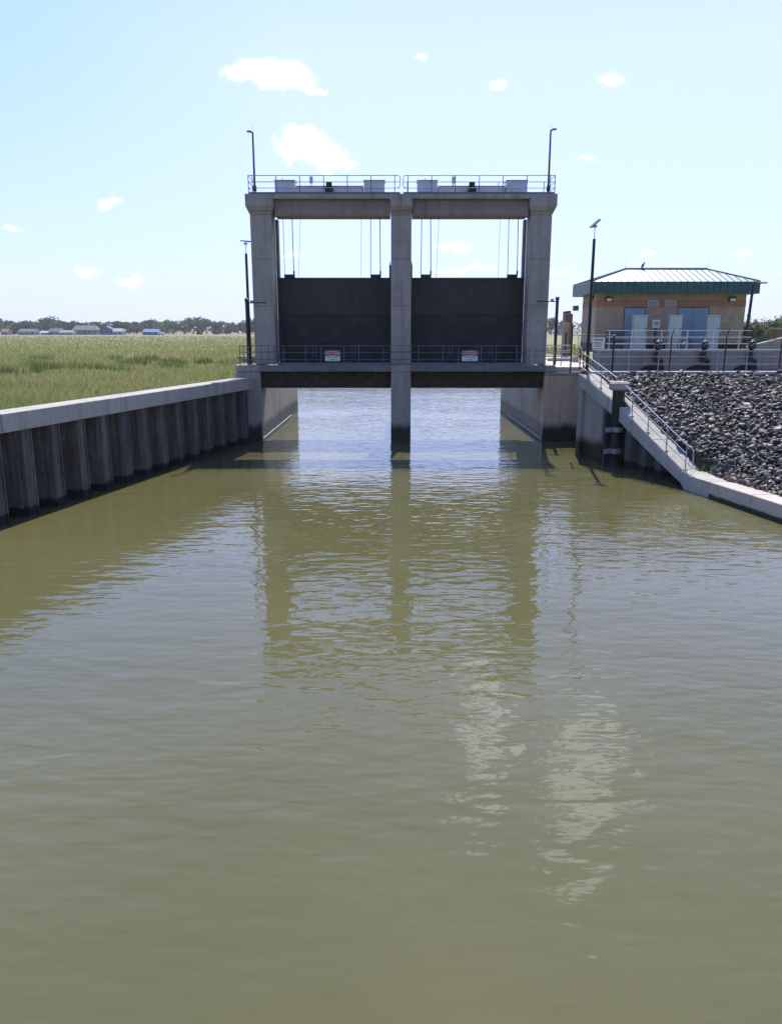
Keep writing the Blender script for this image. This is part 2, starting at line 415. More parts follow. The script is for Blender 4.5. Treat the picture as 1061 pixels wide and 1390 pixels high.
rocks.sort(key=lambda q: -(q[1]/q[0].y)*(1 if 530.5+1050*q[0].x/(q[0].y*CP) < 1055 else .01))
for i, (p, s) in enumerate(rocks[:300]):
    me = protos[i % 14]
    o = bpy.data.objects.new('riprap_rock', me); C.objects.link(o); o.location = p+Vector((0,0,.04)); o.rotation_euler = euler(); o.scale = (s*random.uniform(.9,1.15), s*random.uniform(.8,1.1), s*random.uniform(.8,1.1))
    tag(o, 'large angular grey stone among the smaller riprap on the bank', 'rock', 'large stones in the riprap bank')
V = []; F = []; off = 0
pv = [np.array([v.co[:] for v in me.vertices]) for me in protos]; pf = [[tuple(p.vertices) for p in me.polygons] for me in protos]
from mathutils import Euler
for i, (p, s) in enumerate(rocks[300:]):
    k = i % 14; Rm = np.array(Euler(euler()).to_matrix())
    vv = (pv[k]*np.array([s*random.uniform(.9,1.2), s*random.uniform(.8,1.1), s]))@Rm.T+np.array(p)
    V.append(vv); F += [tuple(a+off for a in f) for f in pf[k]]; off += len(vv)
me = bpy.data.meshes.new('riprap_stones'); me.from_pydata(np.concatenate(V).tolist(), [], F); me.materials.append(M['rock'])
o = bpy.data.objects.new('riprap_stones', me); C.objects.link(o)
tag(o, 'loose bed of small dark grey stones covering the bank beside the ramp', 'stones', kind='stuff')

# ------------------------------------------------------------------ left seawall
t = thing('sheet_pile_wall', 'long steel sheet pile wall with pale concrete cap along the left bank', 'retaining wall', (WL_A.x,WL_A.y,0))
L = 42.0
def P2(base, d, nrm, s, o): q = base+d*s+nrm*o; return (q.x, q.y)
x = 0; k = 0; prof = []
pitch = 1.46; s = .25
while s < L:
    prof += [(s, .72), (s+.38, .72), (s+.52, .10), (s+1.02, .10), (s+1.26, .72)]; s += pitch
def sheet(base, d, nrm, prof, z0, z1f, parent, inset=0):
    m = MB(); vs = []; fs = []
    for (a, o) in prof:
        x, y = P2(base, d, nrm, a, o+inset); vs += [(x,y,z0), (x,y,z1f(a))]
    for i in range(len(prof)-1): fs.append((2*i,2*i+2,2*i+3,2*i+1))
    nv = len(vs)
    for (a, o) in prof:
        x, y = P2(base, d, nrm, a, o+inset+.02); vs += [(x,y,z0), (x,y,z1f(a))]
    for i in range(len(prof)-1): fs.append((nv+2*i,nv+2*i+1,nv+2*i+3,nv+2*i+2))
    for i in (0, len(prof)-1): fs.append((2*i,2*i+1,nv+2*i+1,nv+2*i))
    for i in range(len(prof)-1): fs.append((2*i+1,2*i+3,nv+2*i+3,nv+2*i+1))
    m.add(vs, fs); return m.build('sheet_piling', 'sheet', parent)
sheet(WL_A, wd, wn, prof, -1.5, lambda a: 2.95, t)
# vertical interlock ribs on the outer flanges
m = MB(); s = .25
while s < L-2:
    for a, o in ((s+.62, .095), (s+1.10, .30)):
        q = WL_A+wd*a+wn*(o-.012); m.obox(q, wd, wn, .022, .02, -1.4, 2.9)
    s += pitch
m.build('interlock', 'sheet', t)
seg = [0, 6.6, 13.2, 19.8, 26.4, 33, 39.6]
for a, b in zip(seg, seg[1:]):
    p = [P2(WL_A, wd, wn, a+.012, -.06), P2(WL_A, wd, wn, b-.012, -.06), P2(WL_A, wd, wn, b-.012, .86), P2(WL_A, wd, wn, a+.012, .86)]
    MB().prism(p, 2.9, 3.5).build('cap', 'cap', t, .02)

# ------------------------------------------------------------------ right ramp wall
t = thing('ramp_wall', 'sloping concrete capped wall running down from the promenade to the water', 'retaining wall', (RAMP_A.x,RAMP_A.y,0))
LEN = (RAMP_B-RAMP_A).length
def capseg(s0, s1, z0, z1, th0, th1, inner=.86, o0=0, mat='cap', nm='cap'):
    a, b = s0*LEN, s1*LEN
    p = [P2(RAMP_A, rd, rn, a, o0), P2(RAMP_A, rd, rn, b, o0), P2(RAMP_A, rd, rn, b, inner), P2(RAMP_A, rd, rn, a, inner)]
    return MB().prism(p, [z0-th0, z1-th1, z1-th1, z0-th0], [z0, z1, z1, z0]).build(nm, mat, t, .02)
capseg(-.004, .03, 3.97, 3.93, .6, .62)
capseg(.0305, .345, 3.93, 2.97, .62, .62)
capseg(.3455, .416, 2.97, 2.73, .62, .62, o0=.60)
capseg(.4165, .70, 2.73, 1.62, .64, .60)
capseg(.7005, .93, 1.62, .74, .60, .52)
# kink and low wall
pk = [P2(RAMP_A, rd, rn, .9305*LEN, 0), tuple(RAMP_B), tuple(RAMP_B+ld*1.2), tuple(RAMP_B+ld*1.2+ln*.86), P2(RAMP_A, rd, rn, LEN, .86), P2(RAMP_A, rd, rn, .9305*LEN, .86)]
MB().prism(pk, [.22,-.3,-.3,-.3,-.3,.22], [.738,.6,.6,.6,.6,.738]).build('cap', 'cap', t, .02)
prev = 1.21
for nx in (3.6, 6.6, 10.2, 14, 18, 22, 26):
    pp = [P2(RAMP_B, ld, ln, prev, 0), P2(RAMP_B, ld, ln, nx-.01, 0), P2(RAMP_B, ld, ln, nx-.01, .86), P2(RAMP_B, ld, ln, prev, .86)]
    MB().prism(pp, -.6, .6).build('low_wall', concrete('low_wall_concrete', (.44,.40,.36), (.54,.49,.44), (.3,.25,.2), tide=.16, streak=.35) if prev == 1.21 else bpy.data.materials['low_wall_concrete'], t, .02)
    prev = nx
# stub pier and panel at the ramp head, sheet piling in the dark below the cap
q0 = P2(RAMP_A, rd, rn, -.03, .03)
MB().prism([P2(RAMP_A,rd,rn,-.03,.02), P2(RAMP_A,rd,rn,.34,.02), P2(RAMP_A,rd,rn,.34,.84), P2(RAMP_A,rd,rn,-.03,.84)], -1.5, 3.33).build('end_pier', 'pier', t, .02)
MB().prism([P2(RAMP_A,rd,rn,.345,.22), P2(RAMP_A,rd,rn,2.1,.22), P2(RAMP_A,rd,rn,2.1,.6), P2(RAMP_A,rd,rn,.345,.6)], -1.5, [3.25,2.75,2.75,3.25]).build('wall_panel', 'pier', t, .01)
pr_ = []; s = 2.15
while s < LEN-.2:
    pr_ += [(s, .85), (s+.35, .85), (s+.5, .5), (s+.9, .5), (s+1.05, .85)]; s += 1.2
sheet(RAMP_A, rd, rn, [p for p in pr_ if p[0] < LEN-.1], -1.5, lambda a: 3.35-a/LEN*3.15, t, inset=-.1)
# return wall between ramp head and gate pier
t2 = thing('return_wall', 'short stained concrete wall, tinted tan to paint in warm bounce light, between the right pier and the ramp head', 'retaining wall', (9,43,0))
MB().prism([(8.463,43.12),(12.5,43.12),(12.5,44.2),(8.463,44.2)], -1.5, 3.635).build('wall', 'pier_bounce', t2, .02)
MB().prism([(8.461,43.06),(12.5,43.06),(12.5,44.2),(8.461,44.2)], 3.64, 3.776).build('coping', 'pier', t2, .01)
MB().prism([(10.75,43.27),(9.75,38.3),(10.6,38.2),(11.5,43.27)], -1.5, 3.60).build('side_wall', 'pier', t2, .01)

# fender pile in the ramp notch
PX, PY = 10.2, 34.95
t = thing('fender_pile', 'black round pile with grey capstone and two pale collars in the ramp notch', 'pile', (PX,PY,0))
MB().lathe(PX, PY, [(.27,-1.5),(.27,3.42)], 20).build('pile_shaft', 'pile', t, smooth=False)
MB().lathe(PX, PY, [(.33,3.42),(.46,3.50),(.46,3.72),(.36,3.80),(.05,3.83)], 8).build('pile_cap', 'cap', t)
for z in (.58, 1.55):
    m = MB(); m.obox((PX-.05,PY-.28), rd, rn, .05, .0, 0, 0) if False else None
    m.lathe(PX, PY, [(.30,z),(.31,z+.02),(.31,z+.20),(.30,z+.22)], 20)
    m.obox((PX-.22,PY-.20), (rn.x,rn.y), (rd.x,rd.y), .34, .05, z+.01, z+.21)
    m.build('collar', 'brass', t)
# guide post next to the pile
tag(MB().obox((PX-.42,PY+.12), (1,0), (0,1), .10, .10, -1.5, 2.35).build('timber_post', 'pile', None, .01), 'square dark timber post standing left of the round fender pile', 'post')

# ------------------------------------------------------------------ flood gate tower
CX = .53
T = thing('floodgate_tower', 'grey concrete floodgate tower with two open bays across the canal', 'floodgate', (CX,44,0))
cb = .03
box('column', 'concrete', T, -7.55, -6.40, 43.9, 45.25, 4.17, 12.05, cb)
box('column', 'concrete', T, 7.50, 8.62, 43.9, 45.25, 4.17, 12.05, cb)
box('centre_pillar', 'pier', T, 0.0, 1.09, 43.0, 52.5, -1.5, 3.80, cb)
box('column', 'concrete', T, 0.0, 1.10, 43.9, 45.25, 4.17, 12.05, cb)
# corbel heads
def corbel(x0, x1, b0, b1):
    m = MB(); y0, y1 = 43.6, 45.6
    m.box(x0, x1, y0, y1, 12.46, 13.06)
    vs = [(b0,43.9,12.05),(b1,43.9,12.05),(b1,45.25,12.05),(b0,45.25,12.05),(x0,y0,12.457),(x1,y0,12.457),(x1,y1,12.457),(x0,y1,12.457)]
    m.add(vs, [(3,2,1,0),(4,5,6,7),(0,1,5,4),(1,2,6,5),(2,3,7,6),(3,0,4,7)]); return m.build('corbel', 'concrete', T)
corbel(-7.72, -6.24, -7.55, -6.40); corbel(-.03, 1.14, 0, 1.10); corbel(7.36, 8.80, 7.50, 8.62)
for a, b in ((-6.235, -.035), (1.145, 7.355)):
    box('deck_slab', 'concrete', T, a, b, 43.62, 45.58, 12.82, 13.055, .01)
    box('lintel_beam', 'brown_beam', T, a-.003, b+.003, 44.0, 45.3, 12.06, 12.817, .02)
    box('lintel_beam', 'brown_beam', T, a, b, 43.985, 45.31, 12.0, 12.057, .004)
# walkway over the water
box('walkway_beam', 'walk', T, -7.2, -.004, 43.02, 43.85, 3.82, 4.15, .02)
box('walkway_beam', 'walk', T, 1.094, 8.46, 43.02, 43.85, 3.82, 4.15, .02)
box('walkway_beam', 'concrete', T, -.003, 1.093, 42.99, 45.4, 3.805, 4.165, .01)
# steel seat below the walkway, dark brown
for a, b in ((-7.19, -.006), (1.096, 8.45)):
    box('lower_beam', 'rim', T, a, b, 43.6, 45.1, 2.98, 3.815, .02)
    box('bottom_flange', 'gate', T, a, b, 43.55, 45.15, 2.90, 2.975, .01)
# piers each side
lp = MB(); lp.box(-8.55, -7.2, 43.2, 60.2, -1.5, 3.80); lp.build('side_pier', 'pier', T, .03)
box('side_pier', 'pier', T, 8.46, 9.6, 44.21, 60.2, -1.5, 3.772, .03)
MB().prism([(-8.35,43.17),(-7.15,43.17),(-7.15,45.6),(-8.62,45.6),(-8.62,43.5)], 3.82, 4.16).build('pier_head', 'concrete', T, .02)
box('pier_head', 'concrete', T, 8.465, 9.0, 43.03, 45.6, 3.79, 4.16, .02)
box('pier_step', 'pier', T, -8.35, -7.62, 42.75, 43.19, -1.5, 3.45, .02)
for X, sgn in ((-7.2, 1), (8.46, -1)):
    for y, wd_ in ((50.3, .07), (56.6, .05)):
        box('joint', 'dark', T, min(X, X+sgn*.004), max(X, X+sgn*.004), y, y+wd_, .2, 3.75)
    MB().tube([(X+sgn*.06, 43.1, .14), (X+sgn*.06, 55.5, .12)], .035, 8).build('waterline_pipe', 'brass', T)
# rust marks under the corbels
# stone apron: nothing above water

# gates
def gate(x0, x1, cables, lugs, label):
    t = thing('lift_gate', label, 'sluice gate', ((x0+x1)/2, 45.45, 4.1))
    box('skin_plate', 'gate', t, x0, x1, 45.5, 45.6, 3.0, 8.93, .01)
    box('lower_plate', 'gate2', t, x0+.02, x1-.02, 45.44, 45.495, 4.3, 6.85, .01)
    n = 13
    for k in range(n):
        xx = x0+.08+(x1-x0-.16)*k/(n-1); box('stiffener', 'gate', t, xx-.012, xx+.012, 45.475, 45.499, 6.93, 8.84)
    for z in (8.86, 6.86, 6.35, 5.35, 4.5): box('girder', 'gate', t, x0+.005, x1-.005, 45.40, 45.438 if z < 6.8 else 45.499, z, z+.05, .005)
    for (u0, u1) in lugs:
        a = at(u0, 378, 45.45); b = at(u1, 378, 45.45)
        box('lifting_lug', 'gate', t, a.x, b.x, 45.38, 45.62, 8.935, 9.10, .01)
        MB().tube([(b.x-.03, 45.4, 9.1), (b.x-.03, 45.4, 9.28)], .05, 8).build('cable_socket', 'gate', t)
    for (ut, ub, r) in cables:
        a = at(ut, 291, 45.0); b = at(ub, 379, 45.5)
        MB().tube([(a.x,45.0,12.3), (b.x,45.5,8.95)], r, 6).build('cable', 'dark' if r > .01 else 'darkgalv', t)
    return t
gate(-6.395, -.005, [(383.7,386.7,.014),(396.2,399,.022),(407.7,405.4,.009),(490.6,489.5,.009),(503,503,.018),(515.3,516.2,.022)], [(386,400),(503,517)], 'raised black steel gate filling the left bay of the tower')
gate(1.105, 7.495, [(572.3,571,.02),(584.3,584.5,.022),(596,591.5,.009),(679,675.6,.009),(690.7,688.5,.018),(703.4,701.4,.022)], [(571,585),(688,702)], 'raised black steel gate filling the right bay of the tower')
# slot guides on the columns
for x0, x1, a in ((-6.398,-6.25,0),(7.36,7.497,0)):
    box('gate_guide', 'gate', T, x0, x1, 45.26, 45.75, 3.0, 8.95); box('gate_guide', 'walk', T, x0, x1, 45.26, 45.75, 8.953, 11.99)
box('gate_guide', 'gate2', T, -.10, -.001, 45.26, 45.75, 3.0, 9.6, .01)
box('gate_guide', 'gate2', T, 1.101, 1.20, 45.26, 45.75, 3.0, 9.6, .01)
for x in (-6.34, -.05, 1.15): 
    MB().tube([(x,45.2,9.0),(x,45.2,9.75)], .02, 6).build('guide_rod', 'gate2', T)

# top railings (posts read from the photo)
def top_rail(us, x_end, label, side, inner_u):
    z = 13.06; hs = .92; Yf = 43.72
    xs = [at(u, 262, Yf).x for u in us]
    t = thing('deck_railing', label, 'railing', (xs[0],Yf,z))
    ys = (Yf, 45.5)
    for x in xs: MB().tube([(x,Yf,z),(x,Yf,z+hs)], .022, 8).build('post', 'darkgalv', t)
    for x in xs[::2]: MB().tube([(x,45.5,z),(x,45.5,z+hs)], .022, 8).build('post', 'darkgalv', t)
    xi = at(inner_u, 262, Yf).x
    a, b = (xs[0], xi) if side < 0 else (xi, xs[-1]); r = .12; zz = z+hs
    if side < 0: loop = [(a,Yf,zz),(b-r,Yf,zz),(b-.03,Yf,zz-.04),(b,Yf,zz-r),(b,Yf,z+.42),(b-.04,Yf,z+.36),(b-.12,Yf,z+.33)]
    else: loop = [(b,Yf,zz),(a+r,Yf,zz),(a+.03,Yf,zz-.04),(a,Yf,zz-r),(a,Yf,z+.42),(a+.04,Yf,z+.36),(a+.12,Yf,z+.33)]
    MB().tube(loop, .02, 8).build('rail', 'darkgalv', t)
    ex = xs[0] if side < 0 else xs[-1]
    for h in (.30, .60): MB().tube([(a,Yf,z+h),(b,Yf,z+h)], .017, 8).build('rail', 'darkgalv', t)
    for h in (.30, .60, .92): MB().tube([(ex,Yf,z+h),(ex,45.5,z+h),(xi,45.5,z+h)], .017, 8).build('rail', 'darkgalv', t)
    box('kickplate', 'darkgalv', t, min(a,b), max(a,b), Yf-.02, Yf-.012, z+.003, z+.10)
    return t
top_rail([337.5,343,375,407,439.5,471.5,503.5,535.5], 0, 'thin steel railing along the top deck over the left bay', -1, 543)
top_rail([553.5,585.5,617.5,650,682,714.5,746,752.5], 0, 'thin steel railing along the top deck over the right bay', 1, 547)

# hoist machines
def hoist(shift_u, label):
    U = lambda u: at(u+shift_u, 255, 44.6).x
    z = 13.06; t = thing('hoist_machine', label, 'hoist', (U(448),44.6,z))
    yb = 44.25
    box('gear_housing', 'machine', t, U(374), U(401), yb, 45.2, z+.04, z+.76, .03)
    box('gear_housing', 'machine', t, U(494), U(522), yb, 45.2, z+.04, z+.76, .03)
    for a, b in ((374,401),(494,522)): box('lid', 'machine', t, U(a)-.03, U(b)+.03, yb-.03, 45.23, z+.765, z+.80, .008)
    box('shaft_cover', 'machine', t, U(401)+.035, U(494)-.035, yb+.15, 45.05, z+.08, z+.50, .03)
    box('cover_lid', 'machine', t, U(401)+.04, U(494)-.04, yb+.12, 45.08, z+.503, z+.53, .005)
    for u in (405, 426, 470, 488): box('foot', 'black', t, U(u)-.08, U(u)+.08, yb-.02, yb+.13, z+.004, z+.13, .01)
    m = MB(); mx = U(447.5)
    m.tube([(mx, yb-.28, z+.26),(mx, yb+.13, z+.26)], .19, 14); o = m.build('motor', 'black', t)
    m = MB()
    for k in range(5): m.tube([(mx,yb-.26+.07*k,z+.26),(mx,yb-.235+.07*k,z+.26)], .215, 14)
    m.build('cooling_fin', 'black', o)
    box('brake_box', 'black', t, mx-.16, mx+.14, yb-.2, yb+.1, z+.475, z+.68, .02)
    box('motor_base', 'black', t, mx-.24, mx+.24, yb-.3, yb+.1, z+.003, z+.07, .01)
    MB().tube([(U(422.7),yb+.2,z+.52),(U(422.7),yb+.2,z+.72)], .025, 8).build('stand', 'machine', t)
    box('indicator_box', 'machine', t, U(420.6), U(425.2), yb+.12, yb+.3, z+.66, z+1.0, .015)
    MB().tube([(U(384.5),yb+.1,z+.8),(U(384.5),yb+.1,z+.9)], .03, 8).build('breather', 'machine', t)
    MB().tube([(U(418.5),yb-.3,z),(U(418.5),yb-.3,z+.4)], .02, 8).build('bollard_stem', 'machine', t)
    return t
hoist(0, 'pale grey gate hoist machinery on the deck above the left bay')
hoist(192, 'pale grey gate hoist machinery on the deck above the right bay')

# masts on the deck
def mast(u0, v0, u1, v1, Y, label, side, z0=None):
    a = at(u0, v0, Y); b = at(u1, v1, Y); z = z0 if z0 is not None else a.z
    t = thing('light_mast', label, 'light pole', (a.x,Y,z))
    MB().tube([(a.x,Y,z),(a.x,Y,b.z)], .06, 10, .045).build('mast_pole', 'black', t)
    box('base_plate', 'black', t, a.x-.13, a.x+.13, Y-.13, Y+.13, z, z+.03)
    box('access_box', 'black', t, a.x-.09, a.x+.09, Y-.1, Y+.1, z+.25, z+.5, .01)
    MB().tube([(a.x,Y,b.z-.03),(a.x+side*.22,Y,b.z+.03)], .03, 8).build('arm', 'black', t)
    box('lamp_head', 'darkgalv', t, min(a.x+side*.06,a.x+side*.30), max(a.x+side*.06,a.x+side*.30), Y-.1, Y+.1, b.z, b.z+.07, .015)
    MB().tube([(a.x,Y,b.z),(a.x,Y,b.z+.35)], .006, 5).build('lightning_rod', 'darkgalv', t)
mast(346, 264, 341, 179, 44.3, 'black light mast on the left end of the tower deck', -1, 13.06)
mast(743.5, 264, 746.5, 176, 44.3, 'black light mast on the right end of the tower deck', 1, 13.06)

# walkway railings
def bay_rail(x0, x1, ps, label, hooks):
    t = thing('walkway_railing', label, 'railing', (x0,43.1,4.15)); z = 4.15; Y = 43.1
    for u in ps: 
        x = at(u, 490, Y).x; MB().tube([(x,Y,z-.2),(x,Y,z+1.06)], .026, 8).build('post', 'darkgalv', t)
    for h in (.32, .70, 1.06): MB().tube([(x0,Y,z+h),(x1,Y,z+h)], .021, 8).build('rail', 'darkgalv', t)
    box('kickplate', 'darkgalv', t, x0, x1, Y-.012, Y-.004, z-.10, z+.16)
    for u in hooks:
        x = at(u, 480, Y).x
        for dx in (0, .17): MB().tube([(x+dx,Y-.03,z+1.05),(x+dx,Y-.04,z+.55),(x+dx-.05,Y-.04,z+.45)], .016, 6).build('hanger', 'darkgalv', t)
        box('anchor_block', 'dark', t, x+.02, x+.2, Y-.06, Y-.015, z+.14, z+.27, .01)
    return t
bay_rail(at(376,480,43.1).x, at(529.5,480,43.1).x, [385,415,436,467,487,520], 'grey walkway railing in front of the left gate', (425,478))
bay_rail(at(558.5,480,43.1).x, at(714,480,43.1).x, [568,601,622,652.6,673,701,713], 'grey walkway railing in front of the right gate', (609,663))
# railings on the pier heads and in front of the centre pillar
railing('pier_railing', 'low grey railing around the left pier head beside two black poles', [(-8.25,45.3,4.16),(-8.25,43.1,4.16),(-6.25,43.1,4.16)], [(-8.25,43.1,4.16),(-8.25,44.2,4.16),(-8.25,45.3,4.16),(-7.75,43.1,4.16),(-7.1,43.1,4.16),(-6.7,43.1,4.16),(-6.35,43.1,4.16)], [.32,.7,1.05], 'darkgalv', .02)
railing('pier_railing', 'short three-bar railing crossing the front of the centre pillar', [(-.04,43.02,4.165),(1.13,43.02,4.165)], [(-.02,43.05,4.165),(1.11,43.05,4.165)], [.32,.7,1.05], 'darkgalv', .018)
railing('pier_railing', 'grey railing from the right tower column over the right pier head to the pavement', [(7.6,43.1,4.16),(9.95,43.1,4.16)], [(7.7,43.1,4.16),(8.9,43.1,4.16),(9.3,43.1,4.16)], [.32,.7,1.05], 'galv', .02)

# signs
def sign(u0, u1, label, words):
    Y = 43.0; a = at(u0, 476, Y); b = at(u1, 490, Y); x0, x1, z1, z0 = a.x, b.x, a.z, b.z; cx = (x0+x1)/2
    t = thing('danger_sign', label, 'sign', (cx,Y,z0))
    box('sign_plate', 'white', t, x0, x1, Y, Y+.008, z0, z1)
    box('black_band', 'ink', t, x0+.02, x1-.02, Y-.003, Y-.0005, z0+(z1-z0)*.50, z1-.02)
    m = MB(); n = 24
    def ell(rx, rz, y, c): return [(cx+rx*math.cos(2*math.pi*k/n), y, c+rz*math.sin(2*math.pi*k/n)) for k in range(n)]
    cz = z0+(z1-z0)*.74
    for nm, rx, rz, y, mt in (('oval_rim', .37, .125, Y-.006, 'white'), ('red_oval', .345, .105, Y-.009, 'red')):
        m = MB(); m.add(ell(rx,rz,y,cz)+ell(rx,rz,y+.0025,cz), [tuple(range(n)), tuple(range(2*n-1,n-1,-1))]+[(k,(k+1)%n,n+(k+1)%n,n+k) for k in range(n)]); m.build(nm, mt, t)
    text_mesh('lettering', 'DANGER', .17, 'white', t, (cx, Y-.012, cz))
    zz = z0+(z1-z0)*.36
    for k, s in enumerate(words): text_mesh('lettering', s, .105, 'ink', t, (cx, Y-.004, zz-k*.125))
sign(441, 461.5, 'red, black and white danger sign on the walkway railing of the left bay', ['RESTRICTED', 'AREA'])
sign(627, 648, 'red, black and white danger sign on the walkway railing of the right bay', ['RESTRICTED', 'AREA'])

# poles by the tower
def bracket_pole(ub, vb, ut, vt, Y, side, label, z0):
    a = at(ub, vb, Y); b = at(ut, vt, Y)
    t = thing('bracket_pole', label, 'pole', (a.x,Y,z0))
    MB().tube([(a.x,Y,z0),(a.x,Y,b.z)], .085, 10).build('pole', 'black', t)
    MB().lathe(a.x, Y, [(.11,b.z-.02),(.11,b.z+.10),(.05,b.z+.14)], 10).build('pole_cap', 'black', t)
    MB().tube([(a.x,Y,b.z-.12),(a.x+side*1.1,Y,b.z-.10)], .028, 8).build('arm', 'black', t)
    box('camera_box', 'darkgalv', t, a.x+side*.28-.07, a.x+side*.28+.07, Y-.06, Y+.06, b.z-.12, b.z+.02, .01)
    return t
bracket_pole(338, 494, 334, 408, 43.9, 1, 'short black pole with bracket arm beside the left column', 4.16)
bracket_pole(752, 497, 754.5, 406, 43.6, -1, 'short black pole with bracket arm beside the right column', 4.16)
def tall_pole(ub, vb, vt, vpanel, Y, z0, label, tilt, r=.085):
    a = at(ub, vb, Y); b = at(ub, vt, Y).z; c = at(ub, vpanel, Y).z
    t = thing('panel_pole', label, 'light pole', (a.x,Y,z0))
    MB().tube([(a.x,Y,z0),(a.x,Y,b)], r, 12, r*.8).build('pole', 'black', t)
    box('base_plate', 'black', t, a.x-.17, a.x+.17, Y-.17, Y+.17, z0, z0+.03)
    MB().tube([(a.x,Y,b),(a.x,Y,c-.05)], .022, 8).build('extension_tube', 'alu', t)
    m = MB().box(-.27,.27,-.16,.16,-.03,.03); o = m.build('panel_head', 'darkgalv', t, .01)
    o.matrix_parent_inverse = Matrix(); o.location = (0,0,c-z0); o.rotation_euler = tilt
    m = MB().box(-.1,.1,-.05,.05,-.02,.08); o = m.build('bracket', 'galv', t, .01); o.matrix_parent_inverse = Matrix(); o.location = (0,0,c-z0-.16)
    return t
tall_pole(340, 494, 344, 327, 44.2, 4.16, 'tall black pole with small flat panel left of the tower', (R(8),R(6),0))
tall_pole(796, 505, 324, 303, 38.3, 4.06, 'tall black pole with small tilted panel at the head of the ramp', (R(10),R(-42),0))
a = at(1010, 470, 53.5)
t = thing('street_lamp', 'black lamp pole leaning past the right corner of the pump house roof', 'street lamp', (a.x,53.5,4.6))
zt = at(1016, 386, 53.5).z
MB().tube([(a.x,53.5,4.6),(a.x+.18,53.5,zt)], .11, 12, .085).build('pole', 'black', t)
MB().tube([(a.x+.1,53.5,zt-.05),(a.x+.8,53.5,zt+.10)], .035, 8).build('arm', 'black', t)
box('lamp_head', 'galv', t, a.x+.55, a.x+1.05, 53.35, 53.65, zt+.06, zt+.16, .02)

# ------------------------------------------------------------------ pump house
BX0, BX1, BY0, BY1, BZ = 14.82, 25.6, 57.8, 61.9, 4.6
EX0, EX1, EY0, EY1 = 14.2, 26.1, 57.0, 62.7
B = thing('pump_house', 'tan block pump house with green metal hip roof and blue doors', 'building', ((BX0+BX1)/2,(BY0+BY1)/2,BZ))
box('wall', 'block', B, BX0, BX1, BY0, BY1, BZ, 7.68)
box('red_band', 'block_red', B, BX0-.012, BX1+.012, BY0-.012, BY1+.012, 7.68, 8.16)
box('wall_top', 'block_top', B, BX0, BX1, BY0, BY1, 8.16, 8.72)
box('plinth', 'dark', B, BX0-.02, BX1+.02, BY0-.02, BY1+.02, BZ, BZ+.55)
box('soffit', 'green', B, EX0+.03, EX1-.03, EY0+.03, EY1-.03, 8.62, 8.68)
fz0, fz1 = 8.58, 9.40
for nm, a in (('f', (EX0,EX1,EY0-.03,EY0)), ('b', (EX0,EX1,EY1,EY1+.03)), ('l', (EX0-.03,EX0-.001,EY0-.03,EY1+.03)), ('r', (EX1+.001,EX1+.03,EY0-.03,EY1+.03))):
    m = MB().box(*a, fz0, fz1)
    if nm in 'fb':
        k = a[0]+.23
        while k < a[1]:
            yb = a[2]-.012 if nm == 'f' else a[3]; m.box(k-.02, k+.02, yb-.02, yb+.012, fz0+.004, fz1-.004); k += .47
    else:
        k = a[2]+.23
        while k < a[3]:
            xb = a[0]-.012 if nm == 'l' else a[1]; m.box(xb-.01, xb+.012, k-.012, k+.012, fz0, fz1); k += .47
    m.build('fascia', 'green', B)
RX0, RX1, RY, RZ = 17.35, 23.4, 59.85, 10.45
e = [(EX0-.04,EY0-.04,9.405),(EX1+.04,EY0-.04,9.405),(EX1+.04,EY1+.04,9.405),(EX0-.04,EY1+.04,9.405)]
rf = MB().add(e+[(RX0,RY,RZ),(RX1,RY,RZ)], [(0,1,5,4),(1,2,5),(2,3,4,5),(3,0,4),(3,2,1,0)]).build('roof', 'roof', B)
m = MB()
def slope_pt(x, front=True):
    """top end of a seam that starts on the eave at x"""
    if x < RX0: f = (x-EX0)/(RX0-EX0)
    elif x > RX1: f = (EX1-x)/(EX1-RX1)
    else: f = 1
    ye = EY0-.04 if front else EY1+.04
    return Vector((x, ye+(RY-ye)*f, 9.405+(RZ-9.405)*f)), Vector((x, ye, 9.405))
k = EX0+.23
while k < EX1:
    for fr in (True, False):
        a, b = slope_pt(k, fr)
        if (a-b).length > .1: m.tube([b+Vector((0,0,.015)), a+Vector((0,0,.015))], .022, 4)
    k += .47
k = EY0+.3
while k < EY1-.1:
    f = 1-abs(k-RY)/(RY-EY0)
    for xe, xr in ((EX0,RX0),(EX1,RX1)):
        m.tube([(xe,k,9.42),(xe+(xr-xe)*f,k,9.42+(RZ-9.405)*f)], .022, 4)
    k += .47
m.build('standing_seam', 'green', rf)
m = MB(); m.tube([(RX0,RY,RZ+.02),(RX1,RY,RZ+.02)], .085, 6)
for (ex, ey, rx) in ((EX0,EY0,RX0),(EX1,EY0,RX1),(EX0,EY1,RX0),(EX1,EY1,RX1)): m.tube([(ex,ey,9.43),(rx,RY,RZ+.02)], .075, 6)
m.build('ridge_cap', 'green', rf)
for x in (RX0, RX1): MB().tube([(x,RY,RZ+.05),(x,RY,RZ+.6)], .008, 5).build('lightning_rod', 'galv', rf)
def on_wall(u0, u1, v0, v1, Y=57.8):
    a = at(u0, v0, Y); b = at(u1, v1, Y); return a.x, b.x, b.z, a.z
x0, x1, z0, z1 = on_wall(848, 871.5, 418, 470)
d = box('door', 'door', B, x0, x1, BY0-.03, BY0+.02, BZ+.02, z1, .008)
box('door_frame', 'dark', d, x0-.05, x1+.05, BY0-.016, BY0+.01, BZ+.01, z1+.06)
MB().tube([(x0+.1,BY0-.08,6.0),(x0+.1,BY0-.08,6.15)], .02, 6).build('handle', 'galv', d)
x0, x1, z0, z1 = on_wall(920.5, 957, 417.5, 470); xm = (x0+x1)/2
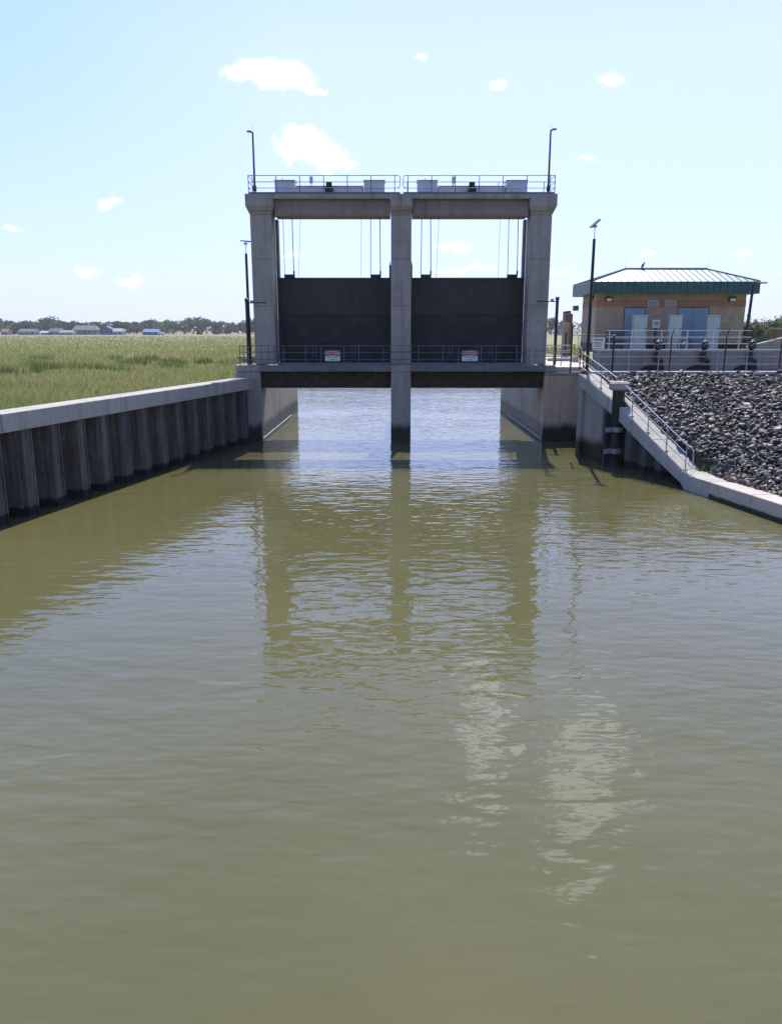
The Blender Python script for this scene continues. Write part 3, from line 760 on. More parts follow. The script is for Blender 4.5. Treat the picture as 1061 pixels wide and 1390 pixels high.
for a, b in ((x0, xm-.008), (xm+.008, x1)):
    d = box('door', 'door', B, a, b, BY0-.03, BY0+.02, BZ+.02, z1, .008)
    MB().tube([(xm+(-.1 if a == x0 else .1),BY0-.08,6.0),(xm+(-.1 if a == x0 else .1),BY0-.08,6.15)], .02, 6).build('handle', 'galv', d)
box('door_frame', 'dark', B, x0-.05, x1+.05, BY0-.016, BY0+.01, BZ+.01, z1+.06)
for u in (879, 903):
    x0, x1, z0, z1 = on_wall(u, u+14, 407.5, 415.5)
    v = box('vent', 'galv', B, x0, x1, BY0-.05, BY0-.013, z0, z1, .01)
    m = MB()
    for k in range(4):
        zz = z0+.06+(z1-z0-.1)*k/4; m.box(x0+.05, x1-.05, BY0-.065, BY0-.051, zz, zz+.05)
    m.build('louvre', 'darkgalv', v)
for u in (821, 988.5):
    x0, x1, z0, z1 = on_wall(u, u+9, 403, 409)
    l = box('wall_lamp', 'black', B, x0, x1, BY0-.22, BY0-.013, z0, z1, .02)
    box('lens', 'glass', l, x0+.06, x1-.06, BY0-.235, BY0-.222, z0+.02, z1-.10)
box('side_lamp', 'black', B, BX0-.2, BX0-.013, 58.6, 59.0, 8.25, 8.5, .02)
# lower grey wall panel left part
x0, x1, z0, z1 = on_wall(822, 846, 452, 472)
box('conduit_panel', 'darkgalv', B, x0, x1, BY0-.06, BY0-.021, BZ+.13, z1+.2, .01)

# bird on the ridge
bx = at(872, 362, 59.85).x
t = thing('bird', 'small dark bird perched on the ridge of the pump house roof', 'bird', (bx,RY,RZ+.1))
m = MB().lathe(0, 0, [(.02,-.16),(.06,-.10),(.085,0),(.06,.10),(.035,.14),(.045,.18),(.04,.22),(.01,.24)], 10)
o = m.build('body', 'bird', t, smooth=True); o.matrix_parent_inverse = Matrix(); o.location = (0,0,.16); o.rotation_euler = (0,R(28),0); o.scale = (1.15,1,1.15)
MB().tube([(bx+.09,RY,RZ+.47),(bx+.17,RY,RZ+.46)], .015, 5, .004).build('beak', 'black', t)
for dy in (-.03,.03): MB().tube([(bx,RY+dy,RZ+.08),(bx,RY+dy,RZ+.2)], .007, 5).build('leg', 'black', t)

# cabinets in front of the pump house
def cabinet(u0, u1, v0, Y, label, cat='cabinet'):
    a = at(u0, v0, Y); b = at(u1, 470, Y)
    t = thing('electrical_cabinet', label, cat, ((a.x+b.x)/2,Y,BZ), 'electrical cabinets in front of the pump house')
    box('cabinet_body', 'cabinet', t, a.x, b.x, Y, Y+.5, BZ+.08, a.z, .015)
    box('cabinet_door', 'cabinet', t, a.x+.04, b.x-.04, Y-.02, Y-.001, BZ+.14, a.z-.05, .006)
    box('cabinet_roof', 'white', t, a.x-.03, b.x+.03, Y-.05, Y+.55, a.z+.002, a.z+.04, .005)
    box('handle', 'black', t, b.x-.14, b.x-.11, Y-.05, Y-.021, 6.0, 6.2)
    box('plinth', 'dark', t, a.x+.02, b.x-.02, Y+.02, Y+.48, BZ, BZ+.078)
cabinet(861, 876, 428.5, 55.3, 'pale grey electrical cabinet in front of the single blue door')
cabinet(909, 923, 428.5, 55.3, 'pale grey electrical cabinet left of the double blue door')
cabinet(960.5, 974, 428.5, 55.3, 'pale grey electrical cabinet right of the double blue door')
a = at(886.5, 434, 54.5); b = at(895, 445, 54.5)
t = thing('meter_box', 'small blue grey box on a dark post between two cabinets', 'meter box', ((a.x+b.x)/2,54.5,BZ))
box('box_body', 'cabinet', t, a.x, b.x, 54.5, 54.7, b.z, a.z, .015)
box('box_window', 'siding_blue', t, a.x+.1, b.x-.1, 54.485, 54.498, b.z+.2, a.z-.12)
MB().tube([((a.x+b.x)/2,54.6,BZ),((a.x+b.x)/2,54.6,b.z)], .08, 8).build('post', 'black', t)
# notice board
a = at(804, 458, 41.0); b = at(820, 473, 41.0)
t = thing('notice_board', 'white notice board with lines of writing left of the single door', 'sign', ((a.x+b.x)/2,41.0,4.6))
box('board', 'white', t, a.x, b.x, 41.0, 41.03, b.z, a.z, .004)
box('heading', 'ink', t, a.x+.10, b.x-.10, 40.994, 40.999, a.z-.14, a.z-.09)
m = MB()
for k in range(4): m.box(a.x+.12, b.x-.12-(.1*(k % 2)), 40.994, 40.999, a.z-.25-k*.07, a.z-.225-k*.07)
m.build('text_line', 'darkgalv', t)
for x in (a.x+.1, b.x-.1): MB().tube([(x,41.06,4.6),(x,41.06,a.z)], .025, 6).build('post', 'galv', t)

# terrace wall behind the promenade, its railing, the front railing and the black fence
ZT = 5.10
t = thing('terrace_wall', 'grey concrete terrace wall between the promenade and the pump house', 'wall', (20,39.8,4.06))
xw = 10.2
seg_ = [xw]+[xw+2.4+3.05*k for k in range(12)]
for a, b in zip(seg_, seg_[1:]): box('wall', 'terrace', t, a, b-.012, 39.7, 39.95, 3.9, ZT-.06, .012)
box('wall_core', 'dark', t, xw+.02, 44, 39.74, 39.93, 3.9, ZT-.08)
box('coping', 'slab', t, xw-.02, 44, 39.67, 40.0, ZT-.057, ZT, .01)
railing('terrace_railing', 'silver railing on top of the terrace wall in front of the cabinets', [(at(822,470,39.85).x,39.85,ZT),(at(1018,470,39.85).x,39.85,ZT)], [(at(u,470,39.85).x,39.85,ZT) for u in (826,856,896.5,931.5,967,1002)], [.28,.60,.92], 'alu', .020, rp=.022)
YF = 38.9
railing('promenade_railing', 'silver railing along the promenade edge above the riprap', [(at(808,490,YF).x,YF,4.06),(at(1058,490,YF).x+.3,YF,4.06)], [(at(u,495,YF).x,YF,4.06) for u in (812,853,893,973,1013,1057)], [.34,.70,.98], 'galv', .018, rp=.024)
Y = 38.5
t = thing('security_fence', 'black wire fence with angled post tops between the promenade and the riprap', 'fence', (at(834,500,Y).x,Y,4.06))
XS = [at(u,500,Y).x for u in (830.5,908,982,1057)]
for i, x in enumerate(XS):
    MB().tube([(x,Y,4.06),(x,Y,5.75)], .045 if i == 0 else .032, 8).build('post', 'black', t)
    if i: MB().tube([(x,Y,5.74),(x+.10,Y,6.1)], .022, 6).build('outrigger_arm', 'black', t)
    else: MB().lathe(x, Y, [(.05,5.75),(.075,5.79),(.03,5.86)], 8).build('post_cap', 'galv', t)
for z, a in ((5.62, 0), (4.78, 0), (5.35,0)):
    MB().tube([(XS[0],Y,z),(XS[3]+6,Y,z-.02)], .009 if z < 5.6 else .014, 5).build('wire', 'black', t)
# frame at the left of the ramp head
t = thing('frame_fence', 'tall black pipe frame left of the tall pole at the ramp head', 'fence', (8.95,38.4,4.0))
xa = at(775.5,470,38.6).x; xb = at(834,470,38.6).x-.06
MB().tube([(xa,38.6,at(774,506,38.6).z),(xa,38.6,at(774,441,38.6).z)], .04, 8).build('post', 'black', t)
for v in (454.5, 481): MB().tube([(xa,38.6,at(774,v,38.6).z),(xb,38.6,at(774,v,38.6).z)], .018 if v < 470 else .014, 6).build('rail', 'black', t)
MB().tube([(xa,38.6,at(774,504.5,38.6).z),(at(796,500,38.6).x,38.6,at(774,504.5,38.6).z)], .03, 6).build('rail', 'black', t)
# small rail bay at the ramp head (dark posts)
za = 4.06
railing('landing_railing', 'dark short railing at the landing behind the red cone', [(at(784,490,40).x,40,za),(at(797,490,40).x,40,za)], [(at(u,490,40).x,40,za) for u in (787,791.5)], [.35,.68,1.0], 'black', .016, rp=.03)

# ramp handrail
t = thing('ramp_handrail', 'silver three-bar handrail following the slope of the ramp wall', 'handrail', (RAMP_A.x,RAMP_A.y,3.9))
def ramp_z(s): 
    ks = [(0,3.97),(.03,3.93),(.345,2.97),(.416,2.73),(.70,1.62),(.93,.74),(1.0,.6)]
    for (a, za_), (b, zb_) in zip(ks, ks[1:]):
        if s <= b: return za_+(zb_-za_)*(s-a)/(b-a)
    return .6
def rp(s, h, o=.16): q = RAMP_A+rd*(s*LEN)+rn*o; return (q.x, q.y, ramp_z(s)+h)
for s in (.20, .50, .64, .79, .935):
    MB().tube([rp(s,0), rp(s,.98)], .024, 8).build('post', 'galv', t)
    q = rp(s,0); box('foot_plate', 'galv', t, q[0]-.07, q[0]+.07, q[1]-.07, q[1]+.07, q[2]-.01, q[2]+.03)
SS = [0,.06,.16,.27,.345]; S2 = [.44,.52,.62,.70,.78,.86,.93]
loop = [rp(s,.98) for s in S2]+[rp(.975,.96), rp(.985,.90), rp(.987,.35), rp(.98,.26), rp(.965,.25), rp(.95,.32)]
MB().tube([rp(s,.98) for s in SS]+[rp(.40,.98,.75)]+loop[0:], .026, 8).build('rail', 'alu', t) if False else None
MB().tube([rp(0.0,.98), rp(.345,1.0)], .026, 8).build('rail', 'alu', t)
MB().tube([rp(.43,.98), rp(.93,.98)]+[rp(.965,.96), rp(.98,.90), rp(.985,.35), rp(.98,.26), rp(.965,.25), rp(.95,.32)], .026, 8).build('rail', 'alu', t)
for h in (.62, .30):
    MB().tube([rp(0.0,h), rp(.345,h)], .020, 8).build('rail', 'alu' if h > .5 else 'galv', t)
    MB().tube([rp(.43,h), rp(.935,h)], .020, 8).build('rail', 'alu' if h > .5 else 'galv', t)

# red and white cone
cx_, cy_ = 9.35, 38.15; cz_ = 3.975
t = thing('traffic_cone', 'small red and white cone on the head of the ramp wall', 'cone', (cx_,cy_,cz_))
box('cone_base', 'red', t, cx_-.2, cx_+.2, cy_-.14, cy_+.2, cz_, cz_+.04, .01)
MB().lathe(cx_, cy_+.03, [(.16,cz_+.04),(.12,cz_+.14)], 14).build('cone_skirt', 'red', t)
MB().lathe(cx_, cy_+.03, [(.12,cz_+.142),(.085,cz_+.22)], 14).build('white_band', 'white', t)
MB().lathe(cx_, cy_+.03, [(.085,cz_+.222),(.03,cz_+.42)], 14).build('cone_tip', 'red', t)

# outfall valves on the terrace wall
for i, (u, lab) in enumerate(((892,'black round-headed valve stem on the terrace wall below the meter box'),(955,'black round-headed valve stem on the terrace wall below the rightmost cabinet'),(1019,'black round-headed valve stem on the terrace wall beside the street lamp'))):
    a = at(u-1.5, 491, 39.5); x = a.x; t = thing('outfall_valve', lab, 'valve', (x,39.5,4.3), 'valves on the terrace wall')
    MB().lathe(x, 39.5, [(.10,a.z),(.13,a.z+.04),(.13,4.95),(.11,ZT)], 14).build('stem', 'black', t)
    for zz in (a.z+.1, 4.85): box('bracket', 'darkgalv', t, x-.16, x+.16, 39.5, 39.70, zz, zz+.04)
    MB().lathe(x+.03, 39.5, [(.11,ZT),(.18,ZT+.05),(.20,ZT+.15),(.19,ZT+.28),(.12,ZT+.38),(.07,ZT+.41)], 14).build('gearbox', 'black', t)
    MB().lathe(x+.03, 39.5, [(.06,ZT+.412),(.06,ZT+.45),(.03,ZT+.47)], 10).build('cap', 'white', t)
    m = MB(); m.tube([(x+.03+.13*math.cos(2*math.pi*k/16), 39.27, ZT+.15+.13*math.sin(2*math.pi*k/16)) for k in range(17)], .014, 6); m.tube([(x+.03,39.27,ZT+.15),(x+.03,39.34,ZT+.15)], .03, 8); m.tube([(x-.1,39.27,ZT+.15),(x+.16,39.27,ZT+.15)], .010, 6); m.build('handwheel', 'darkgalv', t)
    MB().tube([(x+.30,39.6,a.z+.02),(x+.30,39.70,a.z+.02)], .10, 14).build('pipe_end', 'black', t)
    pts = [(x-.72,4.10),(x+.46,4.10),(x+.42,4.31),(x-.30,4.33),(x-.58,4.22)]
    m = MB(); n_ = len(pts); m.add([(p[0],39.60,p[1]) for p in pts]+[(p[0],39.699,p[1]) for p in pts], [tuple(range(n_-1,-1,-1)), tuple(range(n_,2*n_))]+[(k,(k+1)%n_,n_+(k+1)%n_,n_+k) for k in range(n_)]); m.build('outfall_flap', 'dark', t)

# hose reels / wheels in front of the double door
a = at(930, 462, 53.8); t = thing('hose_reel', 'dark hose reel standing before the double blue door', 'hose reel', (a.x,53.8,BZ))
for dx in (-.25,.25):
    m = MB(); m.tube([(a.x+.42*math.cos(2*math.pi*k/20), 53.8+dx, BZ+.48+.42*math.sin(2*math.pi*k/20)) for k in range(21)], .03, 6); m.build('wheel_rim', 'black', t)
MB().tube([(a.x,53.55,BZ+.48),(a.x,54.05,BZ+.48)], .2, 12).build('drum', 'siding_blue', t)
box('frame', 'black', t, a.x-.6, a.x+.6, 53.7, 53.9, BZ+.02, BZ+.10)
box('stand_left' if False else 'stand', 'black', t, a.x-.05, a.x+.05, 53.5, 53.54, BZ+.1, BZ+.5)

# things left of the pump house
a = at(776, 419, 62.6); b = at(791, 480, 62.6)
t = thing('stair_house', 'brown block stair enclosure with white strips left of the pump house', 'building', (a.x,63,4.02))
box('wall', 'brownblock', t, a.x, 14.1, 62.8, 65.5, 4.02, 7.4, .02)
box('parapet', 'dark', t, a.x-.05, 14.12, 62.75, 65.55, 7.4, 7.55)
for v in (430.5, 435.5):
    zz = at(780, v, 62.7).z; box('white_strip', 'white', t, a.x+.1, 14.0, 62.74, 62.79, zz-.05, zz+.08)
m = MB(); xx = at(772,470,62).x
box('pilaster', 'brownblock', t, xx-.25, xx+.3, 62.5, 63.0, 4.02, 7.3, .02)
box('chimney_vent', 'darkgalv', t, a.x+.3, a.x+.7, 63.3, 63.7, 7.56, 7.95, .03)
a = at(764.5, 437, 60.5); b = at(770, 480, 60.5)
tag(box('gate_pillar', 'block', None, a.x, b.x+.05, 60.5, 60.9, 4.02, a.z, .02), 'short tan block pillar between the tower and the stair enclosure', 'pillar')
a = at(763.5, 452, 60.2)
tag(MB().tube([(a.x+.25,60.2,4.02),(a.x+.25,60.2,a.z)], .06, 8).build('fence_post', 'black'), 'thin black post in front of the short tan pillar', 'post')
a = at(779.5, 466, 55.5)
t = thing('bollard', 'yellow bollard by the stair enclosure left of the pump house', 'bollard', (a.x,55.5,4.02))
MB().lathe(a.x, 55.5, [(.09,4.02),(.09,a.z-.1),(.07,a.z-.03),(.02,a.z)], 12).build('bollard_tube', 'yellow', t)
MB().lathe(a.x, 55.5, [(.16,4.02),(.14,4.1)], 12).build('footing', 'cap', t)
# pale low wall on the sunlit pavement
tag(box('kerb_wall', 'cap', None, at(744,480,52).x, at(782,480,52).x, 52, 52.3, 4.02, 4.25, .02), 'low pale concrete kerb across the sunlit pavement right of the tower', 'kerb')
tag(box('concrete_block', 'cap', None, at(778,480,50).x, at(786,480,50).x, 50, 50.5, 4.02, 4.45, .04), 'pale concrete block at the foot of the yellow bollard', 'block')
railing('approach_railing', 'thin silver railing along the far edge of the pavement behind the right tower column', [(9.1,46.5,4.06),(9.1,51,4.06),(at(786,480,51).x,51,4.06)], [(9.1,46.5,4.06),(9.1,51,4.06),(10.6,51,4.06),(12.1,51,4.06)], [.35,.7,1.05], 'galv', .02)
# chain link gate by the pump house corner
a = at(784.5, 455, 55); b = at(798, 492, 55)
t = thing('chain_link_gate', 'grey chain link gate beside the left corner of the pump house', 'gate', (a.x,55,4.06))
m = MB(); z0, z1 = 4.1, a.z
m.tube([(a.x,55,z0),(a.x,55,z1),(b.x,55,z1),(b.x,55,z0),(a.x,55,z0)], .03, 6); m.build('gate_frame', 'galv', t)
m = MB(); k = -3.
while k < 3:
    for sg in (1,-1):
        pts = []
        for q in range(11):
            xq = a.x+(b.x-a.x)*q/10; zq = z0+.9+k+sg*(xq-a.x)
            if z0 < zq < z1: pts.append((xq,55,zq))
        if len(pts) > 1: m.tube([pts[0],pts[-1]], .006, 3)
    k += .11
m.build('mesh', 'galv', t)

# sloped access ramp at far right
a = at(1014, 473, 50.5); b = at(1064, 459, 50.5)
t = thing('access_ramp', 'concrete side wall of an access ramp rising to the right edge', 'ramp', (a.x,50.5,4.93))
x0, x1 = a.x, b.x+1.5; zr = lambda x: 4.98+(x-x0)*(b.z-4.98)/(b.x-x0)
MB().prism([(x0,50.4),(x1,50.4),(x1,50.7),(x0,50.7)], 4.8, [zr(x0),zr(x1),zr(x1),zr(x0)]).build('side_wall', 'concrete', t)
MB().prism([(x0,50.36),(x1,50.36),(x1,50.74),(x0,50.74)], [zr(x0)+.003,zr(x1)+.003]*1+[zr(x1)+.003,zr(x0)+.003], [zr(x0)+.08,zr(x1)+.08,zr(x1)+.08,zr(x0)+.08]).build('coping', 'cap', t)
a = at(1055, 447, 58)
t = thing('utility_box', 'brown utility box on a slab at the right edge before the shrubs', 'utility box', (a.x+.6,58,4.93))
box('box_body', 'brownblock', t, a.x, a.x+1.6, 58, 59, 5.02, a.z, .02)
box('box_lid', 'cap', t, a.x-.05, a.x+1.65, 57.95, 59.05, a.z+.002, a.z+.06, .01)
box('slab', 'cap', t, a.x-.1, a.x+1.8, 57.9, 59.2, 4.93, 5.018)

# weed at the ramp foot
t = MB(); q = RAMP_A+rd*(.955*LEN)+rn*1.0
for k in range(90):
    a_ = random.uniform(0, 6.28); l = random.uniform(.12,.34); b_ = Vector((q.x+random.gauss(0,.14), q.y+random.gauss(0,.2), .62))
    tip = b_+Vector((math.cos(a_)*l*.6, math.sin(a_)*l*.6, l)); sd = Vector((-math.sin(a_), math.cos(a_), 0))*.03
    t.add([b_-sd*.3, b_+sd*.3, (b_+tip)/2+sd, tip, (b_+tip)/2-sd], [(0,1,2,3,4)])
tag(t.build('weed_clump', 'weed'), 'small bright yellow-green weed clump growing at the foot of the handrail', 'plant')

# ------------------------------------------------------------------ grass
def blades(n, xfun, hfun, wfun, name, label):
    P = xfun(n); n = len(P)
    h = hfun(P)*rng.uniform(.6,1.25,n); wd_ = wfun(P)*rng.uniform(.7,1.3,n)
    a = rng.uniform(0, 2*np.pi, n); lean = rng.normal(0,.22,(n,2))*h[:,None]
    dx, dy = np.cos(a)*wd_, np.sin(a)*wd_*.4
    v = np.zeros((n,5,3))
    v[:,0] = np.c_[P[:,0]-dx, P[:,1]-dy, P[:,2]]; v[:,1] = np.c_[P[:,0]+dx, P[:,1]+dy, P[:,2]]
    mx = P[:,0]+lean[:,0]*.35; my = P[:,1]+lean[:,1]*.35
    v[:,2] = np.c_[mx+dx*.8, my+dy*.8, P[:,2]+h*.55]; v[:,4] = np.c_[mx-dx*.8, my-dy*.8, P[:,2]+h*.55]
    v[:,3] = np.c_[P[:,0]+lean[:,0], P[:,1]+lean[:,1], P[:,2]+h]
    me = bpy.data.meshes.new(name); me.vertices.add(n*5); me.vertices.foreach_set('co', v.reshape(-1))
    me.loops.add(n*5); me.loops.foreach_set('vertex_index', np.arange(n*5, dtype=np.int32))
    me.polygons.add(n); me.polygons.foreach_set('loop_start', np.arange(0,n*5,5,dtype=np.int32)); me.polygons.foreach_set('loop_total', np.full(n,5,dtype=np.int32))
    me.update(calc_edges=True); me.validate(); me.materials.append(M['blade'])
    o = bpy.data.objects.new(name, me); C.objects.link(o); tag(o, label, 'grass', kind='stuff'); return o
def field(n):
    out = []
    # density falls with distance: sample image-like in 1/y
    y = 1/rng.uniform(1/520., 1/18., n*2); x = -rng.uniform(.02,.80,n*2)*y
    left = np.where(y < 43.2, np.interp(y, [WL_C.y, WL_B.y, WL_A.y], [WL_C.x, WL_B.x, WL_A.x])-1.0, np.where(y < 60, -8.9, np.where(y < 112, -9-(y-60)*.27, 0)))
    ok = x < left; x, y = x[ok], y[ok]; P = np.c_[x, y, np.full(len(x), ZG-.02)]
    return P[:n]
def hts(P):
    q = np.array([noise.noise(Vector((p[0]*.035, p[1]*.07, 3.1))) for p in P])
    base = .55+.35*q; return np.clip(base, .3, 1.1)
blades(190000, field, hts, lambda P: .009+.00042*P[:,1], 'marsh_grass', 'tall green and tan marsh grass covering the flats behind the left wall')
def field_r(n):
    y = rng.uniform(60, 112, n); x = rng.uniform(.18,.62,n)*y; ok = x > 9.5+np.maximum(0,(y-60))*.3; x, y = x[ok], y[ok]
    return np.c_[x, y, 4.55-(y-60)*.04]
blades(14000, field_r, lambda P: np.full(len(P), .35), lambda P: np.full(len(P), .05), 'levee_grass', 'short bright grass on the land behind the pump house')
# reed clumps: darker, taller islands
def reed_clump(x, y, rad, name='reed_clump'):
    m = MB()
    for k in range(70):
        a_ = random.uniform(0,6.28); rr = rad*math.sqrt(random.random()); px, py = x+rr*math.cos(a_)*1.6, y+rr*math.sin(a_)
        h_ = random.uniform(.6,1.15); l = Vector((random.gauss(0,.15), random.gauss(0,.15), h_)); b_ = Vector((px,py,ZG)); ww = .035
        m.add([b_+Vector((-ww,0,0)), b_+Vector((ww,0,0)), b_+l*.6+Vector((ww,0,0)), b_+l, b_+l*.6+Vector((-ww,0,0))], [(0,1,2,3,4)])
    o = m.build(name, 'leaf_light' if random.random() < .75 else 'leaf_olive')
    tag(o, 'taller clump of dark reeds standing out of the marsh grass', 'reeds', 'reed clumps in the marsh')
for k in range(22):
    y = random.uniform(58, 92); x = -y*random.uniform(.20,.50); reed_clump(x, y, random.uniform(.4,1.0))

# ------------------------------------------------------------------ trees
def tree(name, x, y, z, h, w_, mat, label, group, seed, squash=1.0, cat='tree', trunk=True, leaf=None, nl=900):
    r = random.Random(seed); t = thing(name, label, cat, (x,y,z), group)
    if trunk:
        m = MB(); m.tube([(x,y,z-.1),(x+w_*.02,y,z+h*.3),(x,y,z+h*.6)], h*.035, 7, h*.012)
        for k in range(4):
            a_ = r.uniform(0,6.28); m.tube([(x,y,z+h*.25),(x+math.cos(a_)*w_*.25,y+math.sin(a_)*w_*.2,z+h*.6)], h*.015, 5, h*.006)
        m.build('trunk', 'bark', t)
    lumps = []
    for k in range(11):
        a_ = r.uniform(0,6.28); e_ = r.random(); rr = w_*.36*r.random()**.5*(1 if e_ < .5 else .7)
        lumps.append((Vector((x+math.cos(a_)*rr, y+math.sin(a_)*rr, z+h*(.22+.56*e_))), w_*r.uniform(.14,.24), h*r.uniform(.13,.21)))
    m = MB(); s = leaf or h*.05
    for k in range(nl):
        c, rw, rh = lumps[k % len(lumps)]
        d = Vector((r.gauss(0,1), r.gauss(0,1), r.gauss(0,1))).normalized()*r.uniform(.55,1.08)
        p = c+Vector((d.x*rw, d.y*rw, d.z*rh)); p.z = max(p.z, z+h*.03)
        a_ = Vector((r.gauss(0,1), r.gauss(0,1), r.gauss(0,1))).normalized(); b_ = a_.orthogonal().normalized(); ss = s*r.uniform(.6,1.4)
        m.add([p-a_*ss-b_*ss*.3, p+b_*ss*.7, p+a_*ss+b_*ss*.2, p-b_*ss*.7], [(0,1,2,3)])
    m.build('crown', mat, t); return t
# far treeline, left: (u centre, v top, px width, material)
far = [(5,434,30,0),(22,437,26,1),(42,435,30,0),(62,430,34,0),(80,431,28,1),(97,436,26,0),(112,439,30,1),(128,436,20,0),(146,440,30,0),(166,437,26,0),(184,437,26,1),(201,432,34,0),(217,438,24,1),
       (234,434,32,0),(249,431,26,0),(266,429,34,0),(279,433,28,0),(296,436,22,0),(312,440,22,1),(328,435,26,0),(342,432,26,0)]
for i, (u, v, pw, k) in enumerate(far):
    Y = 820+((i*37) % 60); a = at(u, v, Y); ww = pw/1050*Y*1.15
    tree('broadleaf_tree', a.x, Y, ZG, (a.z-ZG)*1.12, ww, ['leaf_dark','leaf_olive'][k], ['dark green broadleaf tree in the far treeline across the marsh','olive green bushy tree in the far treeline across the marsh'][k], ['dark trees of the far treeline','olive trees of the far treeline'][k], 100+i, nl=800, leaf=1.0)
for i, (u, v, pw) in enumerate(((292,446,9),(271,448,10),(150,447,12),(92,447,10),(19,446,12),(47,444,16))):
    Y = 760; a = at(u, v, Y); tree('far_bush', a.x, Y, ZG, a.z-ZG, pw/1050*Y, 'leaf_dark', 'small round bush at the foot of the far treeline', 'bushes below the far treeline', 180+i, trunk=False, nl=200, leaf=.8, cat='bush')
for i, (u, v, pw) in enumerate(((748,429,22),(764,431,24))):
    Y = 700; a = at(u, v, Y); tree('broadleaf_tree', a.x, Y, ZG, a.z-ZG, pw/1050*Y*1.2, 'leaf_dark', ['dark tree seen just right of the right tower column','dark tree seen left of the brown stair enclosure'][i], None, 140+i, nl=700, leaf=.9)
# background woodland mass behind them
m = MB(); r = random.Random(5)
for k in range(15000):
    x = r.uniform(-620, 900); Y = r.uniform(900, 960); top = 13+3.0*noise.noise(Vector((x*.02, 1, 0)))+2*noise.noise(Vector((x*.09,4,0)))
    p = Vector((x, Y, ZG+top*r.random()**.6)); a_ = Vector((r.gauss(0,1), r.gauss(0,1), r.gauss(0,1))).normalized(); b_ = a_.orthogonal().normalized(); ss = r.uniform(.9,2.2)
    m.add([p-a_*ss, p+b_*ss*.7, p+a_*ss, p-b_*ss*.7], [(0,1,2,3)])
tag(m.build('far_woodland', 'leaf_dark'), 'continuous dark wood along the horizon behind the houses', 'woodland', kind='stuff')
# right shrubs
rs = [(1012,430,26,1),(1022,424,18,0),(1030,432,34,1),(1042,427,22,2),(1050,420,24,0),(1058,421,26,2),(1066,424,40,2),(1035,441,30,2),(1020,443,24,1),(1052,440,34,1),(1085,424,44,0)]
labs = ['dark spiky shrub above the others right of the lamp pole','grey-olive shrub right of the pump house','bright green shrub near the right edge']
for i, (u, v, pw, k) in enumerate(rs):
    Y = 96+((i*7) % 12); zb = 3.0; a = at(u, v, Y)
    tree('shrub', a.x, Y, zb, a.z-zb, pw/1050*Y*1.25, ['leaf_dark','leaf_olive','leaf_light'][k], labs[k], ['dark shrubs on the right','olive shrubs on the right','bright shrubs on the right'][k], 300+i, nl=1500, leaf=.13, cat='shrub', trunk=True)

# ------------------------------------------------------------------ houses across the marsh
def house(u0, u1, vt, Y, wall, roof, label, gable=False):
    a = at(u0, vt, Y); b = at(u1, vt, Y); zt = a.z; z = ZG; hw = (zt-z)*.52; d = 9
    t = thing('house', label, 'house', ((a.x+b.x)/2,Y,z))
    w_ = box('wall', wall, t, a.x, b.x, Y, Y+d, z, z+hw)
    m = MB(); ym = Y+d/2; xm = (a.x+b.x)/2; e = .6
    if gable: m.add([(a.x-e,Y-e,z+hw),(b.x+e,Y-e,z+hw),(b.x+e,Y+d,z+hw),(a.x-e,Y+d,z+hw),(xm,Y-e,zt),(xm,Y+d,zt)], [(0,1,4),(1,2,5,4),(2,3,5),(3,0,4,5),(3,2,1,0)])
    else: m.add([(a.x-e,Y-e,z+hw),(b.x+e,Y-e,z+hw),(b.x+e,Y+d+e,z+hw),(a.x-e,Y+d+e,z+hw),(a.x-e+(b.x-a.x)*.08,ym,zt),(b.x+e-(b.x-a.x)*.08,ym,zt)], [(0,1,5,4),(1,2,5),(2,3,4,5),(3,0,4),(3,2,1,0)])
    m.build('roof', roof, t)
    n = max(2, int((b.x-a.x)/4))
    for k in range(n):
        xx = a.x+(b.x-a.x)*(k+.5)/n; box('window', 'pane', t, xx-.6, xx+.6, Y-.06, Y-.01, z+hw*.4, z+hw*.8)
    return t
house(24, 47, 446, 700, 'siding', 'shingle', 'low pale house with grey-blue roof, leftmost of the wide houses')
house(55, 63, 449, 705, 'siding', 'siding', 'tiny pale shed between the two left houses')
house(65, 82, 445.5, 710, 'siding', 'shingle', 'pale house with low roof left of the tan gabled house')
house(80, 97, 448, 700, 'siding', 'siding_tan', 'long white low house attached right of the pale one')
house(98, 130, 441.5, 740, 'siding_tan', 'siding_tan', 'large tan house with wide roof in the middle of the far row')
house(134, 154, 442.5, 720, 'siding_blue', 'shingle', 'blue-grey two-storey house right of the large tan one', True)
house(153, 165, 445.5, 715, 'siding', 'siding', 'small white house at the right end of the far row')
house(193, 214, 446.5, 690, 'siding_blue', 'siding_blue', 'low blue barn standing alone before the dark trees')
house(1, 9, 446, 690, 'siding', 'brownblock', 'tiny red-roofed house at the left edge of the photo')
house(754.5, 766, 439, 650, 'siding', 'shingle', 'pale house seen between the right tower column and the stair enclosure', True)
a = at(214, 449, 680); t = thing('parked_truck', 'white truck parked right of the blue barn across the marsh', 'truck', (a.x,680,ZG))
box('truck_body', 'white', t, a.x, a.x+3.4, 680, 682, ZG+.6, ZG+2.6, .1); box('cab', 'white', t, a.x+3.45, a.x+5, 680, 682, ZG+.6, ZG+2.0, .2)
for k in (.8, 4.2): MB().tube([(a.x+k,679.9,ZG+.5),(a.x+k,682.1,ZG+.5)], .5, 12).build('wheel', 'black', t)

